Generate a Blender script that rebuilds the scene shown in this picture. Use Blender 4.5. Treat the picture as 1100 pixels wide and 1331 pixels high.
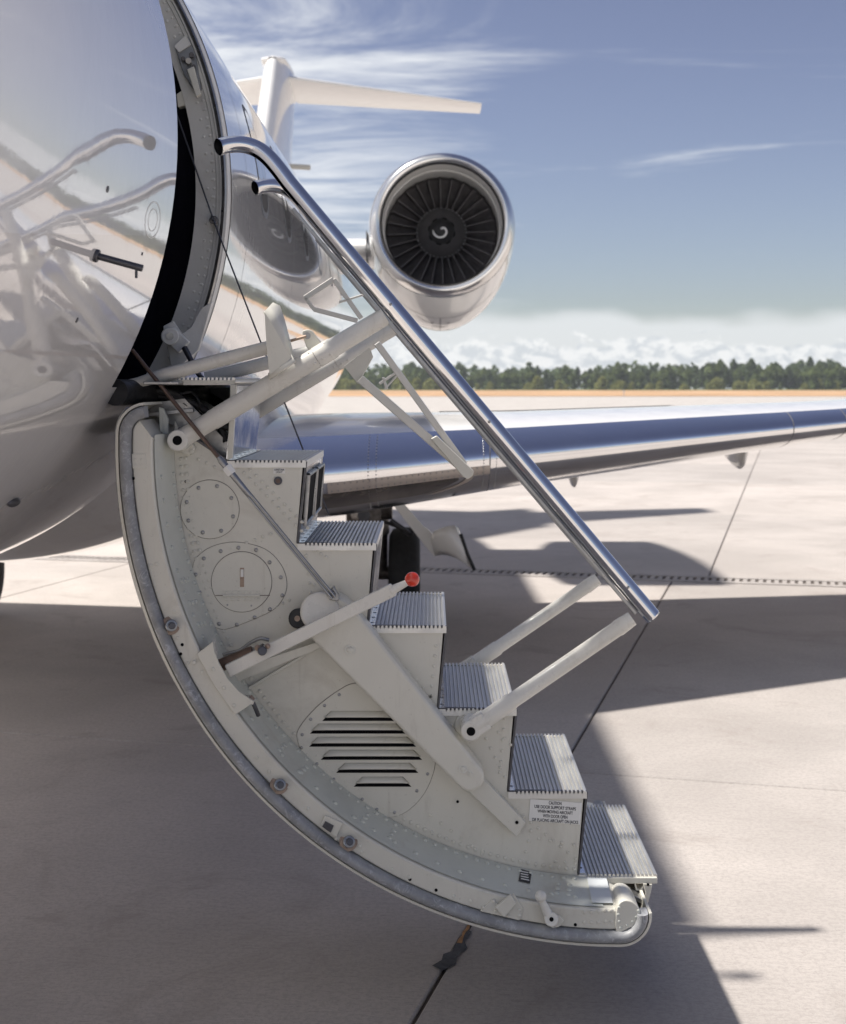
import bpy, bmesh, math, random
from math import sin, cos, pi, sqrt, radians, atan2
from mathutils import Vector, Matrix, noise

for o in list(bpy.data.objects): bpy.data.objects.remove(o)
SC = bpy.context.scene
COL = SC.collection
random.seed(7)

# ------------------------------------------------------------------ camera
ZC = 1.72                      # eye height
F, CX, CY = 1800.0, 560.0, 503.0   # focal length / principal direction measured on the 1100x1331 photograph
cam = bpy.data.cameras.new('camera'); camo = bpy.data.objects.new('camera', cam); COL.objects.link(camo)
cam.sensor_fit = 'VERTICAL'; cam.sensor_height = 36.0; cam.lens = F/1331*36.0
cam.shift_x = -(CX-550)/1331; cam.shift_y = -(665.5-CY)/1331
cam.clip_start = 0.05; cam.clip_end = 6000
camo.location = (0, 0, ZC); camo.rotation_euler = (radians(90), 0, 0)
cam.dof.use_dof = True; cam.dof.focus_distance = 3.85; cam.dof.aperture_fstop = 5.6
SC.camera = camo

# ------------------------------------------------------------------ sky + sun
SUN = Vector((-0.565, 0.03, 1.0)).normalized()      # towards the sun, high over the far side of the fuselage
EL = math.asin(SUN.z); AZ = atan2(SUN.x, SUN.y)
world = bpy.data.worlds.new('World'); SC.world = world; world.use_nodes = True
wn = world.node_tree; wn.nodes.clear()
def N(nt, typ, **kw):
    n = nt.nodes.new(typ)
    for k, v in kw.items():
        if k == 'inp':
            for i, val in v.items(): n.inputs[i].default_value = val
        else: setattr(n, k, v)
    return n
def L(nt, a, b): nt.links.new(a, b)
def MATH(nt, op, a, b=None, c=None, clamp=False):
    n = nt.nodes.new('ShaderNodeMath'); n.operation = op; n.use_clamp = clamp
    for i, v in enumerate((a, b, c)):
        if v is None: continue
        if isinstance(v, (int, float)): n.inputs[i].default_value = v
        else: nt.links.new(v, n.inputs[i])
    return n.outputs[0]
def RANGE(nt, v, a, b, c=0.0, d=1.0, smooth=True):
    n = nt.nodes.new('ShaderNodeMapRange'); n.interpolation_type = 'SMOOTHSTEP' if smooth else 'LINEAR'
    nt.links.new(v, n.inputs[0])
    for i, x in enumerate((a, b, c, d)): n.inputs[i+1].default_value = x
    return n.outputs[0]
def MIXC(nt, fac, a, b, mode='MIX'):
    n = nt.nodes.new('ShaderNodeMix'); n.data_type = 'RGBA'; n.blend_type = mode
    for sock, v in ((n.inputs[0], fac), (n.inputs[6], a), (n.inputs[7], b)):
        if isinstance(v, (int, float)): sock.default_value = v
        elif isinstance(v, tuple): sock.default_value = (*v[:3], 1)
        else: nt.links.new(v, sock)
    return n.outputs[2]
def NOISE(nt, vec, scale, detail=4, rough=.55, dist=0.0, dim='3D'):
    n = nt.nodes.new('ShaderNodeTexNoise'); n.noise_dimensions = dim
    n.inputs['Scale'].default_value = scale; n.inputs['Detail'].default_value = detail
    n.inputs['Roughness'].default_value = rough; n.inputs['Distortion'].default_value = dist
    if vec is not None: nt.links.new(vec, n.inputs['Vector'])
    return n.outputs['Fac']

sky = N(wn, 'ShaderNodeTexSky', sky_type='NISHITA', sun_disc=False)
sky.sun_elevation = EL; sky.sun_rotation = AZ
sky.altitude = 0; sky.air_density = 1.0; sky.dust_density = 0.35; sky.ozone_density = 2.4
tc = N(wn, 'ShaderNodeTexCoord')
sep = N(wn, 'ShaderNodeSeparateXYZ'); L(wn, tc.outputs['Generated'], sep.inputs[0])
sx, sy, sz = sep.outputs
az = MATH(wn, 'ARCTAN2', sx, sy)
el = MATH(wn, 'ARCSINE', sz)
# thin streaky cirrus, denser to the left of the view, on a plane high above
cmb = N(wn, 'ShaderNodeCombineXYZ')
zz = MATH(wn, 'ADD', MATH(wn, 'MAXIMUM', sz, 0.0), 0.06)
L(wn, MATH(wn, 'DIVIDE', sx, zz), cmb.inputs[0]); L(wn, MATH(wn, 'MULTIPLY', MATH(wn, 'DIVIDE', sy, zz), 1.0), cmb.inputs[1])
mp = N(wn, 'ShaderNodeMapping'); L(wn, cmb.outputs[0], mp.inputs[0]); mp.inputs['Rotation'].default_value = (0, 0, radians(-10)); mp.inputs['Scale'].default_value = (0.60, 1.15, 1)
mp.inputs['Location'].default_value = (3.1, 0.7, 0)
ci = NOISE(wn, mp.outputs[0], 1.25, 9, .64, .7)
big = NOISE(wn, cmb.outputs[0], 0.30, 2, .5, 0)
left = RANGE(wn, az, 0.12, -0.10, 0.0, 0.27)
thr = MATH(wn, 'ADD', ci, MATH(wn, 'ADD', left, MATH(wn, 'MULTIPLY', MATH(wn, 'SUBTRACT', big, .5), .45)))
cirrus = RANGE(wn, thr, 0.60, 0.94, 0, 0.90)
cirrus = MATH(wn, 'MULTIPLY', cirrus, RANGE(wn, el, 0.045, 0.09, 0.15, 1))
# bank of cumulus along the horizon under a milky veil
v2 = N(wn, 'ShaderNodeCombineXYZ'); L(wn, MATH(wn, 'MULTIPLY', az, 1.0), v2.inputs[0]); L(wn, MATH(wn, 'MULTIPLY', el, 1.7), v2.inputs[1])
cu = NOISE(wn, v2.outputs[0], 44, 7, .62, .4)
cu2 = NOISE(wn, v2.outputs[0], 9, 3, .5, 0)
veil_top = MATH(wn, 'ADD', 0.050, MATH(wn, 'MULTIPLY', MATH(wn, 'SUBTRACT', cu2, .5), .035))
veil = MATH(wn, 'MULTIPLY', RANGE(wn, MATH(wn, 'SUBTRACT', el, veil_top), 0.007, -0.006, 0, 1), 0.80)
cutop = MATH(wn, 'ADD', 0.004, MATH(wn, 'MULTIPLY', cu, 0.056))
cumulus = RANGE(wn, MATH(wn, 'SUBTRACT', el, cutop), 0.0018, -0.0022, 0, 1)
shade = RANGE(wn, NOISE(wn, v2.outputs[0], 85, 6, .62, .4), .40, .58, 0.0, 1.0)
gm = N(wn, 'ShaderNodeGamma'); L(wn, sky.outputs[0], gm.inputs[0]); gm.inputs[1].default_value = 1.32
hs = N(wn, 'ShaderNodeHueSaturation'); L(wn, gm.outputs[0], hs.inputs['Color']); hs.inputs['Saturation'].default_value = 0.72; hs.inputs['Value'].default_value = 0.355; hs.inputs['Hue'].default_value = 0.508
skyc = MIXC(wn, 1.0, hs.outputs[0], (1.02, 0.975, 1.02), 'MULTIPLY')
c1 = MIXC(wn, cirrus, skyc, (6.6, 6.75, 6.9))
c2 = MIXC(wn, veil, c1, (5.9, 6.1, 6.25))
shc = MIXC(wn, shade, (4.7, 5.0, 5.25), (6.9, 6.95, 6.9))
c3 = MIXC(wn, MATH(wn, 'MULTIPLY', cumulus, .85), c2, shc)
bg = N(wn, 'ShaderNodeBackground'); L(wn, c3, bg.inputs[0]); bg.inputs[1].default_value = 0.095
wo = N(wn, 'ShaderNodeOutputWorld'); L(wn, bg.outputs[0], wo.inputs[0])

sl = bpy.data.lights.new('sun', 'SUN'); sl.energy = 4.3; sl.angle = radians(2.2); sl.color = (1.0, 0.95, 0.88)
so = bpy.data.objects.new('sun', sl); COL.objects.link(so)
so.rotation_euler = (-SUN).to_track_quat('-Z', 'Y').to_euler(); so.location = SUN*50
SC.view_settings.view_transform = 'Standard'; SC.view_settings.look = 'None'
SC.view_settings.gamma = 1.0; SC.view_settings.use_curve_mapping = False
SC.view_settings.exposure = 0.62
SC.cycles.max_bounces = 10; SC.cycles.glossy_bounces = 6; SC.cycles.diffuse_bounces = 5
SC.cycles.use_denoising = True

# ------------------------------------------------------------------ materials
MATS = {}
def mat(name, col, rough=.5, metal=0.0, coat=0.0, var=.06, vscale=6.0, rvar=.05, bump=0.0, bscale=30.0, bdist=.002, spec=.5, stretch=None, col2=None, extra=None):
    m = bpy.data.materials.new(name); m.use_nodes = True; nt = m.node_tree
    b = nt.nodes['Principled BSDF']
    t = N(nt, 'ShaderNodeTexCoord'); vec = t.outputs['Object']
    if stretch:
        k = N(nt, 'ShaderNodeMapping'); k.inputs['Scale'].default_value = stretch; L(nt, vec, k.inputs[0]); vec = k.outputs[0]
    n1 = NOISE(nt, vec, vscale, 6, .6)
    c = MIXC(nt, RANGE(nt, n1, .3, .7), tuple(x*(1-var) for x in col), tuple(min(1, x*(1+var)) for x in (col2 or col)))
    if extra: c = extra(nt, c, t)
    L(nt, c, b.inputs['Base Color'])
    r = RANGE(nt, NOISE(nt, vec, vscale*2.3, 5, .6), .3, .7, max(.02, rough-rvar), rough+rvar); L(nt, r, b.inputs['Roughness'])
    b.inputs['Metallic'].default_value = metal; b.inputs['Coat Weight'].default_value = coat; b.inputs['Coat Roughness'].default_value = .03
    b.inputs['Specular IOR Level'].default_value = spec
    if bump:
        bn = N(nt, 'ShaderNodeBump'); bn.inputs['Strength'].default_value = bump; bn.inputs['Distance'].default_value = bdist
        L(nt, NOISE(nt, vec, bscale, 4, .6), bn.inputs['Height']); L(nt, bn.outputs[0], b.inputs['Normal'])
    MATS[name] = m
    return m

def two_tone(nt, c, t):
    g = N(nt, 'ShaderNodeNewGeometry'); s = N(nt, 'ShaderNodeSeparateXYZ'); L(nt, g.outputs['Position'], s.inputs[0])
    line = MATH(nt, 'ADD', ZC+0.235, MATH(nt, 'MULTIPLY', MATH(nt, 'SUBTRACT', s.outputs[1], 2.1), 0.105))
    line = MATH(nt, 'MINIMUM', line, ZC+.50)
    f = MATH(nt, 'GREATER_THAN', s.outputs[2], line)
    return MIXC(nt, f, MIXC(nt, 1.0, c, (.93, .905, .88), 'MULTIPLY'), c)
M_SKIN = mat('aircraft_paint', (.87, .865, .86), .05, 0, 1.0, .015, 2.0, .015, bump=.11, bscale=4.2, bdist=.014, extra=two_tone)
M_WHITE = mat('white_paint', (.82, .81, .79), .22, 0, .6, .02, 3.0, .04)
def grime(nt, c, t):
    n = NOISE(nt, t.outputs['Object'], 3.5, 8, .7, .6)
    c = MIXC(nt, RANGE(nt, n, .50, .76, 0, .50), c, (.40, .355, .29))
    n2 = NOISE(nt, t.outputs['Object'], 90, 3, .7)
    c = MIXC(nt, RANGE(nt, n2, .64, .78, 0, .45), c, (.30, .27, .23))
    k = N(nt, 'ShaderNodeMapping'); k.inputs['Scale'].default_value = (26, 26, 3); L(nt, t.outputs['Object'], k.inputs[0])
    n3 = NOISE(nt, k.outputs[0], 1.0, 6, .7, .5)
    return MIXC(nt, RANGE(nt, n3, .58, .75, 0, .30), c, (.42, .38, .32))
M_CREAM = mat('cream_primer_paint', (.67, .65, .575), .36, 0, .15, .03, 4.0, .08, bump=.12, bscale=160, bdist=.0006, extra=grime)
M_GREEN = mat('grey_green_primer', (.60, .615, .56), .40, 0, .1, .04, 5.0, .08, bump=.12, bscale=160, bdist=.0006, extra=grime)
M_TUBE = mat('tube_paint', (.69, .67, .615), .30, 0, .25, .03, 8.0, .06, extra=grime)
M_CHROME = mat('polished_steel', (.78, .78, .79), .075, 1.0, 0, .03, 9, .03)
M_LIP = mat('polished_aluminium', (.74, .73, .72), .20, 1.0, 0, .04, 2.5, .03)
M_LE = mat('bare_leading_edge', (.90, .90, .91), .14, 1.0, 0, .03, 2.0, .04, bump=.06, bscale=3, bdist=.01)
M_TREAD = mat('ribbed_aluminium', (.74, .73, .70), .46, .9, 0, .05, 14, .06, stretch=(1, .15, 1))
M_MIRROR = mat('bright_sheet_aluminium', (.74, .75, .77), .16, 1.0, 0, .06, 7, .06, bump=.2, bscale=9, bdist=.004)
def scuffs(nt, c, t):
    k = N(nt, 'ShaderNodeMapping'); k.inputs['Scale'].default_value = (1, .3, 1); L(nt, t.outputs['Object'], k.inputs[0])
    n = NOISE(nt, k.outputs[0], 38, 8, .75, 1.5)
    c = MIXC(nt, RANGE(nt, n, .52, .66, 0, .85), c, (.52, .53, .56))
    n2 = NOISE(nt, t.outputs['Object'], 7, 5, .6, .5)
    return MIXC(nt, RANGE(nt, n2, .5, .75, 0, .5), c, (.30, .31, .34))
M_SEAL = mat('worn_rubber_seal', (.29, .295, .305), .42, 0, 0, .2, 20, .12, bump=.3, bscale=60, bdist=.001, extra=scuffs)
M_DARKM = mat('dark_metal', (.10, .10, .11), .38, .7, 0, .15, 20, .1)
M_STEELD = mat('grey_steel', (.34, .34, .34), .36, .9, 0, .12, 20, .1)
M_BRONZE = mat('brown_anodised', (.16, .11, .085), .4, .6, 0, .2, 25, .1)
M_RUST = mat('worn_brass_bush', (.36, .27, .21), .5, .4, 0, .25, 60, .1)
M_BLACK = mat('black_rubber', (.018, .018, .02), .55, 0, 0, .2, 20, .1)
M_HOLE = mat('dark_cavity', (.006, .006, .007), .8, 0, 0, 0, 5, .02, spec=.1)
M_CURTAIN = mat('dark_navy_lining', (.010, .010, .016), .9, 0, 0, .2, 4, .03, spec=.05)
M_JAMB = mat('door_jamb_paint', (.76, .75, .715), .42, 0, 0, .05, 6, .08, bump=.1, bscale=120, bdist=.0006, extra=grime)
M_RED = mat('red_knob', (.62, .045, .02), .18, 0, .6, .12, 40, .05)
M_PLACARD = mat('placard_white', (.80, .79, .76), .45, 0, 0, .03, 12, .05)
M_INK = mat('placard_ink', (.03, .03, .035), .5, 0, 0, 0, 5, .03)
M_BLUEFILM = mat('clear_protective_tape', (.62, .645, .65), .5, 0, 0, .03, 20, .05)
M_BOOT = mat('grey_fabric_boot', (.16, .15, .16), .8, 0, 0, .15, 40, .05)
M_FAN = mat('titanium_blade', (.13, .122, .125), .40, .5, 0, .2, 10, .08)
M_SPIN = mat('spinner_grey', (.085, .082, .085), .42, .1, 0, .1, 12, .05)
M_TYRE = mat('tyre_rubber', (.016, .016, .017), .75, 0, 0, .25, 14, .05)
M_GLASS = mat('lamp_glass', (.05, .042, .036), .04, 0, 1.0, .5, 7, .01, col2=(.10, .085, .07))
M_WINDOW = mat('cabin_window', (.42, .42, .41), .04, 0, .8, .1, 5, .01)
M_SEAM = mat('seam_sealant', (.16, .16, .165), .6, 0, 0, .1, 20, .05)
M_FRAME = mat('lamp_frame_paint', (.50, .44, .39), .35, .2, .2, .05, 12, .05)
M_GEAR = mat('gear_metal', (.12, .105, .095), .45, .6, 0, .3, 25, .1)

def concrete(name, base, slab=True):
    m = bpy.data.materials.new(name); m.use_nodes = True; nt = m.node_tree; b = nt.nodes['Principled BSDF']
    g = N(nt, 'ShaderNodeNewGeometry'); pos = g.outputs['Position']
    mp1 = N(nt, 'ShaderNodeMapping'); mp1.inputs['Rotation'].default_value = (0, 0, radians(14.4)); L(nt, pos, mp1.inputs[0])
    mp2 = N(nt, 'ShaderNodeMapping'); mp2.inputs['Scale'].default_value = (3.0, 120, 1); L(nt, mp1.outputs[0], mp2.inputs[0])
    broom = NOISE(nt, mp2.outputs[0], 1.0, 3, .6)
    n1 = NOISE(nt, pos, .55, 8, .62, .4); n2 = NOISE(nt, pos, 5.0, 8, .7); n3 = NOISE(nt, pos, 140, 3, .7)
    c = MIXC(nt, RANGE(nt, n1, .3, .7), tuple(x*.84 for x in base), tuple(x*1.10 for x in base))
    c = MIXC(nt, RANGE(nt, n2, .55, .80, 0, .40), c, tuple(x*.66 for x in base))
    c = MIXC(nt, RANGE(nt, broom, .35, .7, 0, .22), c, tuple(x*.72 for x in base))
    c = MIXC(nt, RANGE(nt, n3, .52, .72, 0, .45), c, tuple(x*.55 for x in base))
    pits = NOISE(nt, pos, 17, 4, .8); c = MIXC(nt, RANGE(nt, pits, .68, .78, 0, .75), c, (.10, .085, .075))
    n4 = NOISE(nt, pos, 55, 4, .75); c = MIXC(nt, RANGE(nt, n4, .44, .60, 0, .34), c, tuple(x*.58 for x in base))
    mp3 = N(nt, 'ShaderNodeMapping'); mp3.inputs['Scale'].default_value = (14, 160, 1); mp3.inputs['Rotation'].default_value = (0, 0, radians(-28)); L(nt, pos, mp3.inputs[0])
    scr = NOISE(nt, mp3.outputs[0], 1.0, 4, .7, .6); c = MIXC(nt, RANGE(nt, scr, .56, .68, 0, .60), c, tuple(x*.58 for x in base))
    stn = NOISE(nt, pos, 1.3, 6, .7, 1.2); c = MIXC(nt, RANGE(nt, stn, .52, .68, 0, .45), c, tuple(x*.62*k for x, k in zip(base, (1, .95, .92))))
    if slab:
        oi = N(nt, 'ShaderNodeObjectInfo')
        c = MIXC(nt, 1.0, c, MIXC(nt, oi.outputs['Random'], (.90, .90, .90), (1.05, 1.04, 1.03)), 'MULTIPLY')
    L(nt, c, b.inputs['Base Color']); b.inputs['Roughness'].default_value = .82; b.inputs['Specular IOR Level'].default_value = .3
    bn = N(nt, 'ShaderNodeBump'); bn.inputs['Strength'].default_value = .35; bn.inputs['Distance'].default_value = .003
    L(nt, MATH(nt, 'ADD', MATH(nt, 'MULTIPLY', broom, .7), n3), bn.inputs['Height']); L(nt, bn.outputs[0], b.inputs['Normal'])
    return m
M_CONC = concrete('broomed_concrete', (.495, .454, .425))
M_FARC = concrete('apron_concrete', (.50, .467, .435), False)
M_FILL = mat('joint_filler', (.10, .085, .075), .85, 0, 0, .3, 9, .05)
M_TAR = mat('tar_patch', (.045, .043, .042), .6, 0, 0, .3, 20, .1, bump=.5, bscale=60, bdist=.004)
M_ORANGE = mat('orange_sealant', (.42, .21, .07), .7, 0, 0, .3, 30, .05)
M_KERB = mat('drain_concrete', (.36, .33, .31), .85, 0, 0, .15, 6, .05)
M_GRASS = mat('dry_grass', (.40, .255, .15), .95, 0, 0, .2, .03, .02, col2=(.47, .31, .19), spec=.05)
M_SCRUB = mat('green_field', (.10, .13, .045), .95, 0, 0, .3, .05, .02, spec=.05)
M_BARK = mat('pine_bark', (.14, .085, .055), .9, 0, 0, .2, 3, .03)
def leafmat(name, a, b_):
    m = mat(name, a, .7, 0, 0, .35, .9, .05, col2=b_, spec=.2); nt = m.node_tree; b = nt.nodes['Principled BSDF']
    tr = N(nt, 'ShaderNodeBsdfTranslucent'); L(nt, b.inputs['Base Color'].links[0].from_socket, tr.inputs[0])
    mx = N(nt, 'ShaderNodeMixShader'); mx.inputs[0].default_value = .42; L(nt, b.outputs[0], mx.inputs[1]); L(nt, tr.outputs[0], mx.inputs[2])
    L(nt, mx.outputs[0], nt.nodes['Material Output'].inputs[0]); return m
M_PINE = leafmat('pine_needles', (.088, .128, .056), (.118, .155, .066))
M_BROAD = leafmat('birch_leaves', (.13, .175, .06), (.165, .205, .07))
M_BUSH = leafmat('pale_bush_leaves', (.23, .245, .07), (.28, .28, .09))

# ------------------------------------------------------------------ mesh helpers
WLOC = {}
def P(x, y, Y):                       # photograph pixel on the plane at depth Y
    return Vector(((x-CX)/F*Y, Y, ZC-(y-CY)/F*Y))
class MB:
    def __init__(s): s.v = []; s.f = []
    def add(s, vs, fs):
        k = len(s.v); s.v += [Vector(p) for p in vs]; s.f += [tuple(i+k for i in f) for f in fs]; return s
    def box(s, a, b):
        (x0, y0, z0), (x1, y1, z1) = a, b
        return s.add([(x0,y0,z0),(x1,y0,z0),(x1,y1,z0),(x0,y1,z0),(x0,y0,z1),(x1,y0,z1),(x1,y1,z1),(x0,y1,z1)],
                     [(0,3,2,1),(4,5,6,7),(0,1,5,4),(1,2,6,5),(2,3,7,6),(3,0,4,7)])
    def poly(s, pts, Y0, Y1):         # (X,Z) outline extruded along Y
        n = len(pts)
        a = sum(pts[i][0]*pts[(i+1)%n][1]-pts[(i+1)%n][0]*pts[i][1] for i in range(n))
        if a < 0: pts = pts[::-1]
        vs = [(x, Y0, z) for x, z in pts]+[(x, Y1, z) for x, z in pts]
        fs = [tuple(range(n)), tuple(range(2*n-1, n-1, -1))]+[(i, i+n, (i+1)%n+n, (i+1)%n) for i in range(n)]
        return s.add(vs, fs)
    def tube(s, path, r, seg=16, cap=True, up=None):
        path = [Vector(p) for p in path]; n = len(path)
        rs = r if isinstance(r, (list, tuple)) else [r]*n
        t0 = (path[1]-path[0]).normalized()
        u = t0.orthogonal().normalized() if up is None else (Vector(up)-t0*Vector(up).dot(t0)).normalized()
        vs = []
        for i in range(n):
            t = (path[min(i+1, n-1)]-path[max(i-1, 0)]).normalized()
            u = (u-t*u.dot(t)).normalized(); w = t.cross(u)
            for k in range(seg):
                a = 2*pi*k/seg; vs.append(path[i]+(u*cos(a)+w*sin(a))*rs[i])
        fs = [(i*seg+k, i*seg+(k+1)%seg, (i+1)*seg+(k+1)%seg, (i+1)*seg+k) for i in range(n-1) for k in range(seg)]
        if cap: fs += [tuple(range(seg-1, -1, -1)), tuple((n-1)*seg+k for k in range(seg))]
        return s.add(vs, fs)
    def cyl(s, a, b, r, seg=24): return s.tube([a, b], r, seg)
    def bar(s, a, b, w, h, up=(0, 1, 0)):       # rectangular bar, h along up
        a, b = Vector(a), Vector(b); t = (b-a).normalized(); u = Vector(up); u = (u-t*u.dot(t)).normalized(); q = t.cross(u)
        vs = [p+q*(w/2*i)+u*(h/2*j) for p in (a, b) for i, j in ((-1,-1),(1,-1),(1,1),(-1,1))]
        return s.add(vs, [(3,2,1,0),(4,5,6,7),(0,1,5,4),(1,2,6,5),(2,3,7,6),(3,0,4,7)])
    def ball(s, c, r, seg=20, rings=12, sc=(1,1,1)):
        c = Vector(c); vs = [c+Vector((0, 0, r*sc[2]))]
        for i in range(1, rings):
            th = pi*i/rings
            for k in range(seg):
                a = 2*pi*k/seg; vs.append(c+Vector((r*sc[0]*sin(th)*cos(a), r*sc[1]*sin(th)*sin(a), r*sc[2]*cos(th))))
        vs.append(c-Vector((0, 0, r*sc[2]))); e = len(vs)-1
        fs = [(0, 1+k, 1+(k+1)%seg) for k in range(seg)]
        for i in range(rings-2):
            for k in range(seg):
                a = 1+i*seg+k; b = 1+i*seg+(k+1)%seg; fs.append((a, a+seg, b+seg, b))
        fs += [(e, 1+(rings-2)*seg+(k+1)%seg, 1+(rings-2)*seg+k) for k in range(seg)]
        return s.add(vs, fs)
    def revolve(s, prof, c, seg=64, closed=False):   # prof [(r, Y)] about an axis along Y through c (X,Z)
        n = len(prof)
        vs = [(c[0]+r*cos(2*pi*k/seg), y, c[1]+r*sin(2*pi*k/seg)) for r, y in prof for k in range(seg)]
        m = n if closed else n-1
        fs = [(i*seg+k, i*seg+(k+1)%seg, ((i+1)%n)*seg+(k+1)%seg, ((i+1)%n)*seg+k) for i in range(m) for k in range(seg)]
        return s.add(vs, fs)
    def grid(s, rows, close_u=False, flip=False):
        n = len(rows[0]); m = len(rows); vs = [p for r in rows for p in r]; fs = []
        for i in range(m-1):
            for k in range(n if close_u else n-1):
                q = (i*n+k, i*n+(k+1)%n, (i+1)*n+(k+1)%n, (i+1)*n+k)
                fs.append(q[::-1] if flip else q)
        return s.add(vs, fs)
    def rivet(s, c, nrm, r, h=None, seg=8):
        c = Vector(c); nrm = Vector(nrm).normalized(); u = nrm.orthogonal().normalized(); w = nrm.cross(u); h = h or r*.55
        vs = []
        for rr, hh in ((1, -.3), (.85, .55), (.45, .92)):
            vs += [c+(u*cos(2*pi*k/seg)+w*sin(2*pi*k/seg))*r*rr+nrm*h*hh for k in range(seg)]
        fs = [(i*seg+k, i*seg+(k+1)%seg, (i+1)*seg+(k+1)%seg, (i+1)*seg+k) for i in range(2) for k in range(seg)]+[tuple(2*seg+k for k in range(seg))]
        return s.add(vs, fs)
    def build(s, name, m, parent=None, smooth=38, bevel=0, seg=2, kind=None, label=None, fixn=True, solid=0):
        me = bpy.data.meshes.new(name)
        lo = Vector([min(p[i] for p in s.v) for i in range(3)]); hi = Vector([max(p[i] for p in s.v) for i in range(3)])
        c = Vector(((lo.x+hi.x)/2, (lo.y+hi.y)/2, lo.z))
        me.from_pydata([p-c for p in s.v], [], s.f)
        if fixn:
            bm = bmesh.new(); bm.from_mesh(me); bmesh.ops.recalc_face_normals(bm, faces=bm.faces); bm.to_mesh(me); bm.free()
        me.materials.append(m)
        for p in me.polygons: p.use_smooth = True
        me.set_sharp_from_angle(angle=radians(smooth))
        o = bpy.data.objects.new(name, me); link(o, c, parent)
        if solid:
            md = o.modifiers.new('solid', 'SOLIDIFY'); md.thickness = solid; md.offset = -1
        if bevel:
            md = o.modifiers.new('bevel', 'BEVEL'); md.width = bevel; md.segments = seg; md.limit_method = 'ANGLE'; md.angle_limit = radians(38)
            md.harden_normals = True
        if kind: o['kind'] = kind
        if label: o['label'] = label
        return o
def link(o, wloc, parent):
    COL.objects.link(o); WLOC[o.name] = Vector(wloc)
    o.parent = parent; o.location = Vector(wloc)-(WLOC[parent.name] if parent else Vector((0, 0, 0)))
def empty(name, loc, parent=None):
    o = bpy.data.objects.new(name, None); o.empty_display_size = .2; link(o, loc, parent); return o
def copy_of(o, wloc, parent, rot=None):
    c = o.copy(); link(c, wloc, parent)
    if rot: c.rotation_euler = rot
    return c
def tag(o, label, cat, group=None):
    o['label'] = label; o['category'] = cat
    if group: o['group'] = group
    return o
def smooth_path(pts, n=8):
    pts = [Vector(p) for p in pts]; out = []
    for i in range(len(pts)-1):
        p0, p1, p2, p3 = pts[max(i-1, 0)], pts[i], pts[i+1], pts[min(i+2, len(pts)-1)]
        for k in range(n):
            t = k/n
            out.append(.5*((2*p1)+(p2-p0)*t+(2*p0-5*p1+4*p2-p3)*t*t+(3*p1-p0-3*p2+p3)*t**3))
    return out+[pts[-1]]
def px(pts, Y): return [((x-CX)/F*Y, ZC-(y-CY)/F*Y) for x, y in pts]
def smooth2(pts, n=5):                # closed 2D outline smoothing
    m = len(pts); out = []
    for i in range(m):
        p0, p1, p2, p3 = (Vector(pts[(i+j) % m]) for j in (-1, 0, 1, 2))
        for k in range(n):
            t = k/n; out.append(tuple(.5*((2*p1)+(p2-p0)*t+(2*p0-5*p1+4*p2-p3)*t*t+(3*p1-p0-3*p2+p3)*t**3)))
    return out
def circ(cx, cy, r, n=48): return [(cx+r*cos(2*pi*k/n), cy+r*sin(2*pi*k/n)) for k in range(n)]

# ------------------------------------------------------------------ ground
TH = math.atan((1022-560)/F)
UX, UY = Vector((cos(TH), -sin(TH))), Vector((sin(TH), cos(TH)))
def uv(u, v, z=0.0): p = UX*u+UY*v; return Vector((p.x, p.y, z))
g = MB(); S = 1280
g.add([(-S,-S,-.03),(S,-S,-.03),(S,S,-.03),(-S,S,-.03)], [(0,1,2,3)])
ground = g.build('ground', M_FARC); ground['kind'] = 'structure'
SLAB_U, SLAB_V = 5.22, 6.25
def slab_mesh(w, l):
    me = bpy.data.meshes.new('concrete_slab'); bm = bmesh.new()
    w, l = w/2-.006, l/2-.006; c = .006
    b = [bm.verts.new((x, y, -.028)) for x, y in ((-w,-l),(w,-l),(w,l),(-w,l))]
    a = [bm.verts.new((x, y, -c)) for x, y in ((-w,-l),(w,-l),(w,l),(-w,l))]
    t = [bm.verts.new((x, y, 0)) for x, y in ((-w+c,-l+c),(w-c,-l+c),(w-c,l-c),(-w+c,l-c))]
    bm.faces.new(t)
    for i in range(4):
        j = (i+1) % 4; bm.faces.new((b[i], b[j], a[j], a[i])); bm.faces.new((a[i], a[j], t[j], t[i]))
    bm.to_mesh(me); bm.free(); me.materials.append(M_CONC); return me
SM = slab_mesh(SLAB_U, SLAB_V)
V_D0, V_D1 = 12.40, 12.82
def lay(u0, v0, i, j):
    c = uv(u0+(i+.5)*SLAB_U, v0+(j+.5)*SLAB_V)
    o = bpy.data.objects.new('concrete_slab', SM); link(o, c, ground); o.rotation_euler = (0, 0, -TH)
for j in range(-2, 2):
    for i in range(-3, 4): lay(-.98, V_D0-2*SLAB_V, i, j)
for j in range(0, 6):
    for i in range(-5, 8): lay(-.68, V_D1, i, j)
f = MB(); f.add([uv(-30, -14, -.012), uv(50, -14, -.012), uv(50, V_D1+6*SLAB_V, -.012), uv(-30, V_D1+6*SLAB_V, -.012)], [(0,1,2,3)])
f.build('joint_filler', M_FILL, ground)
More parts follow.
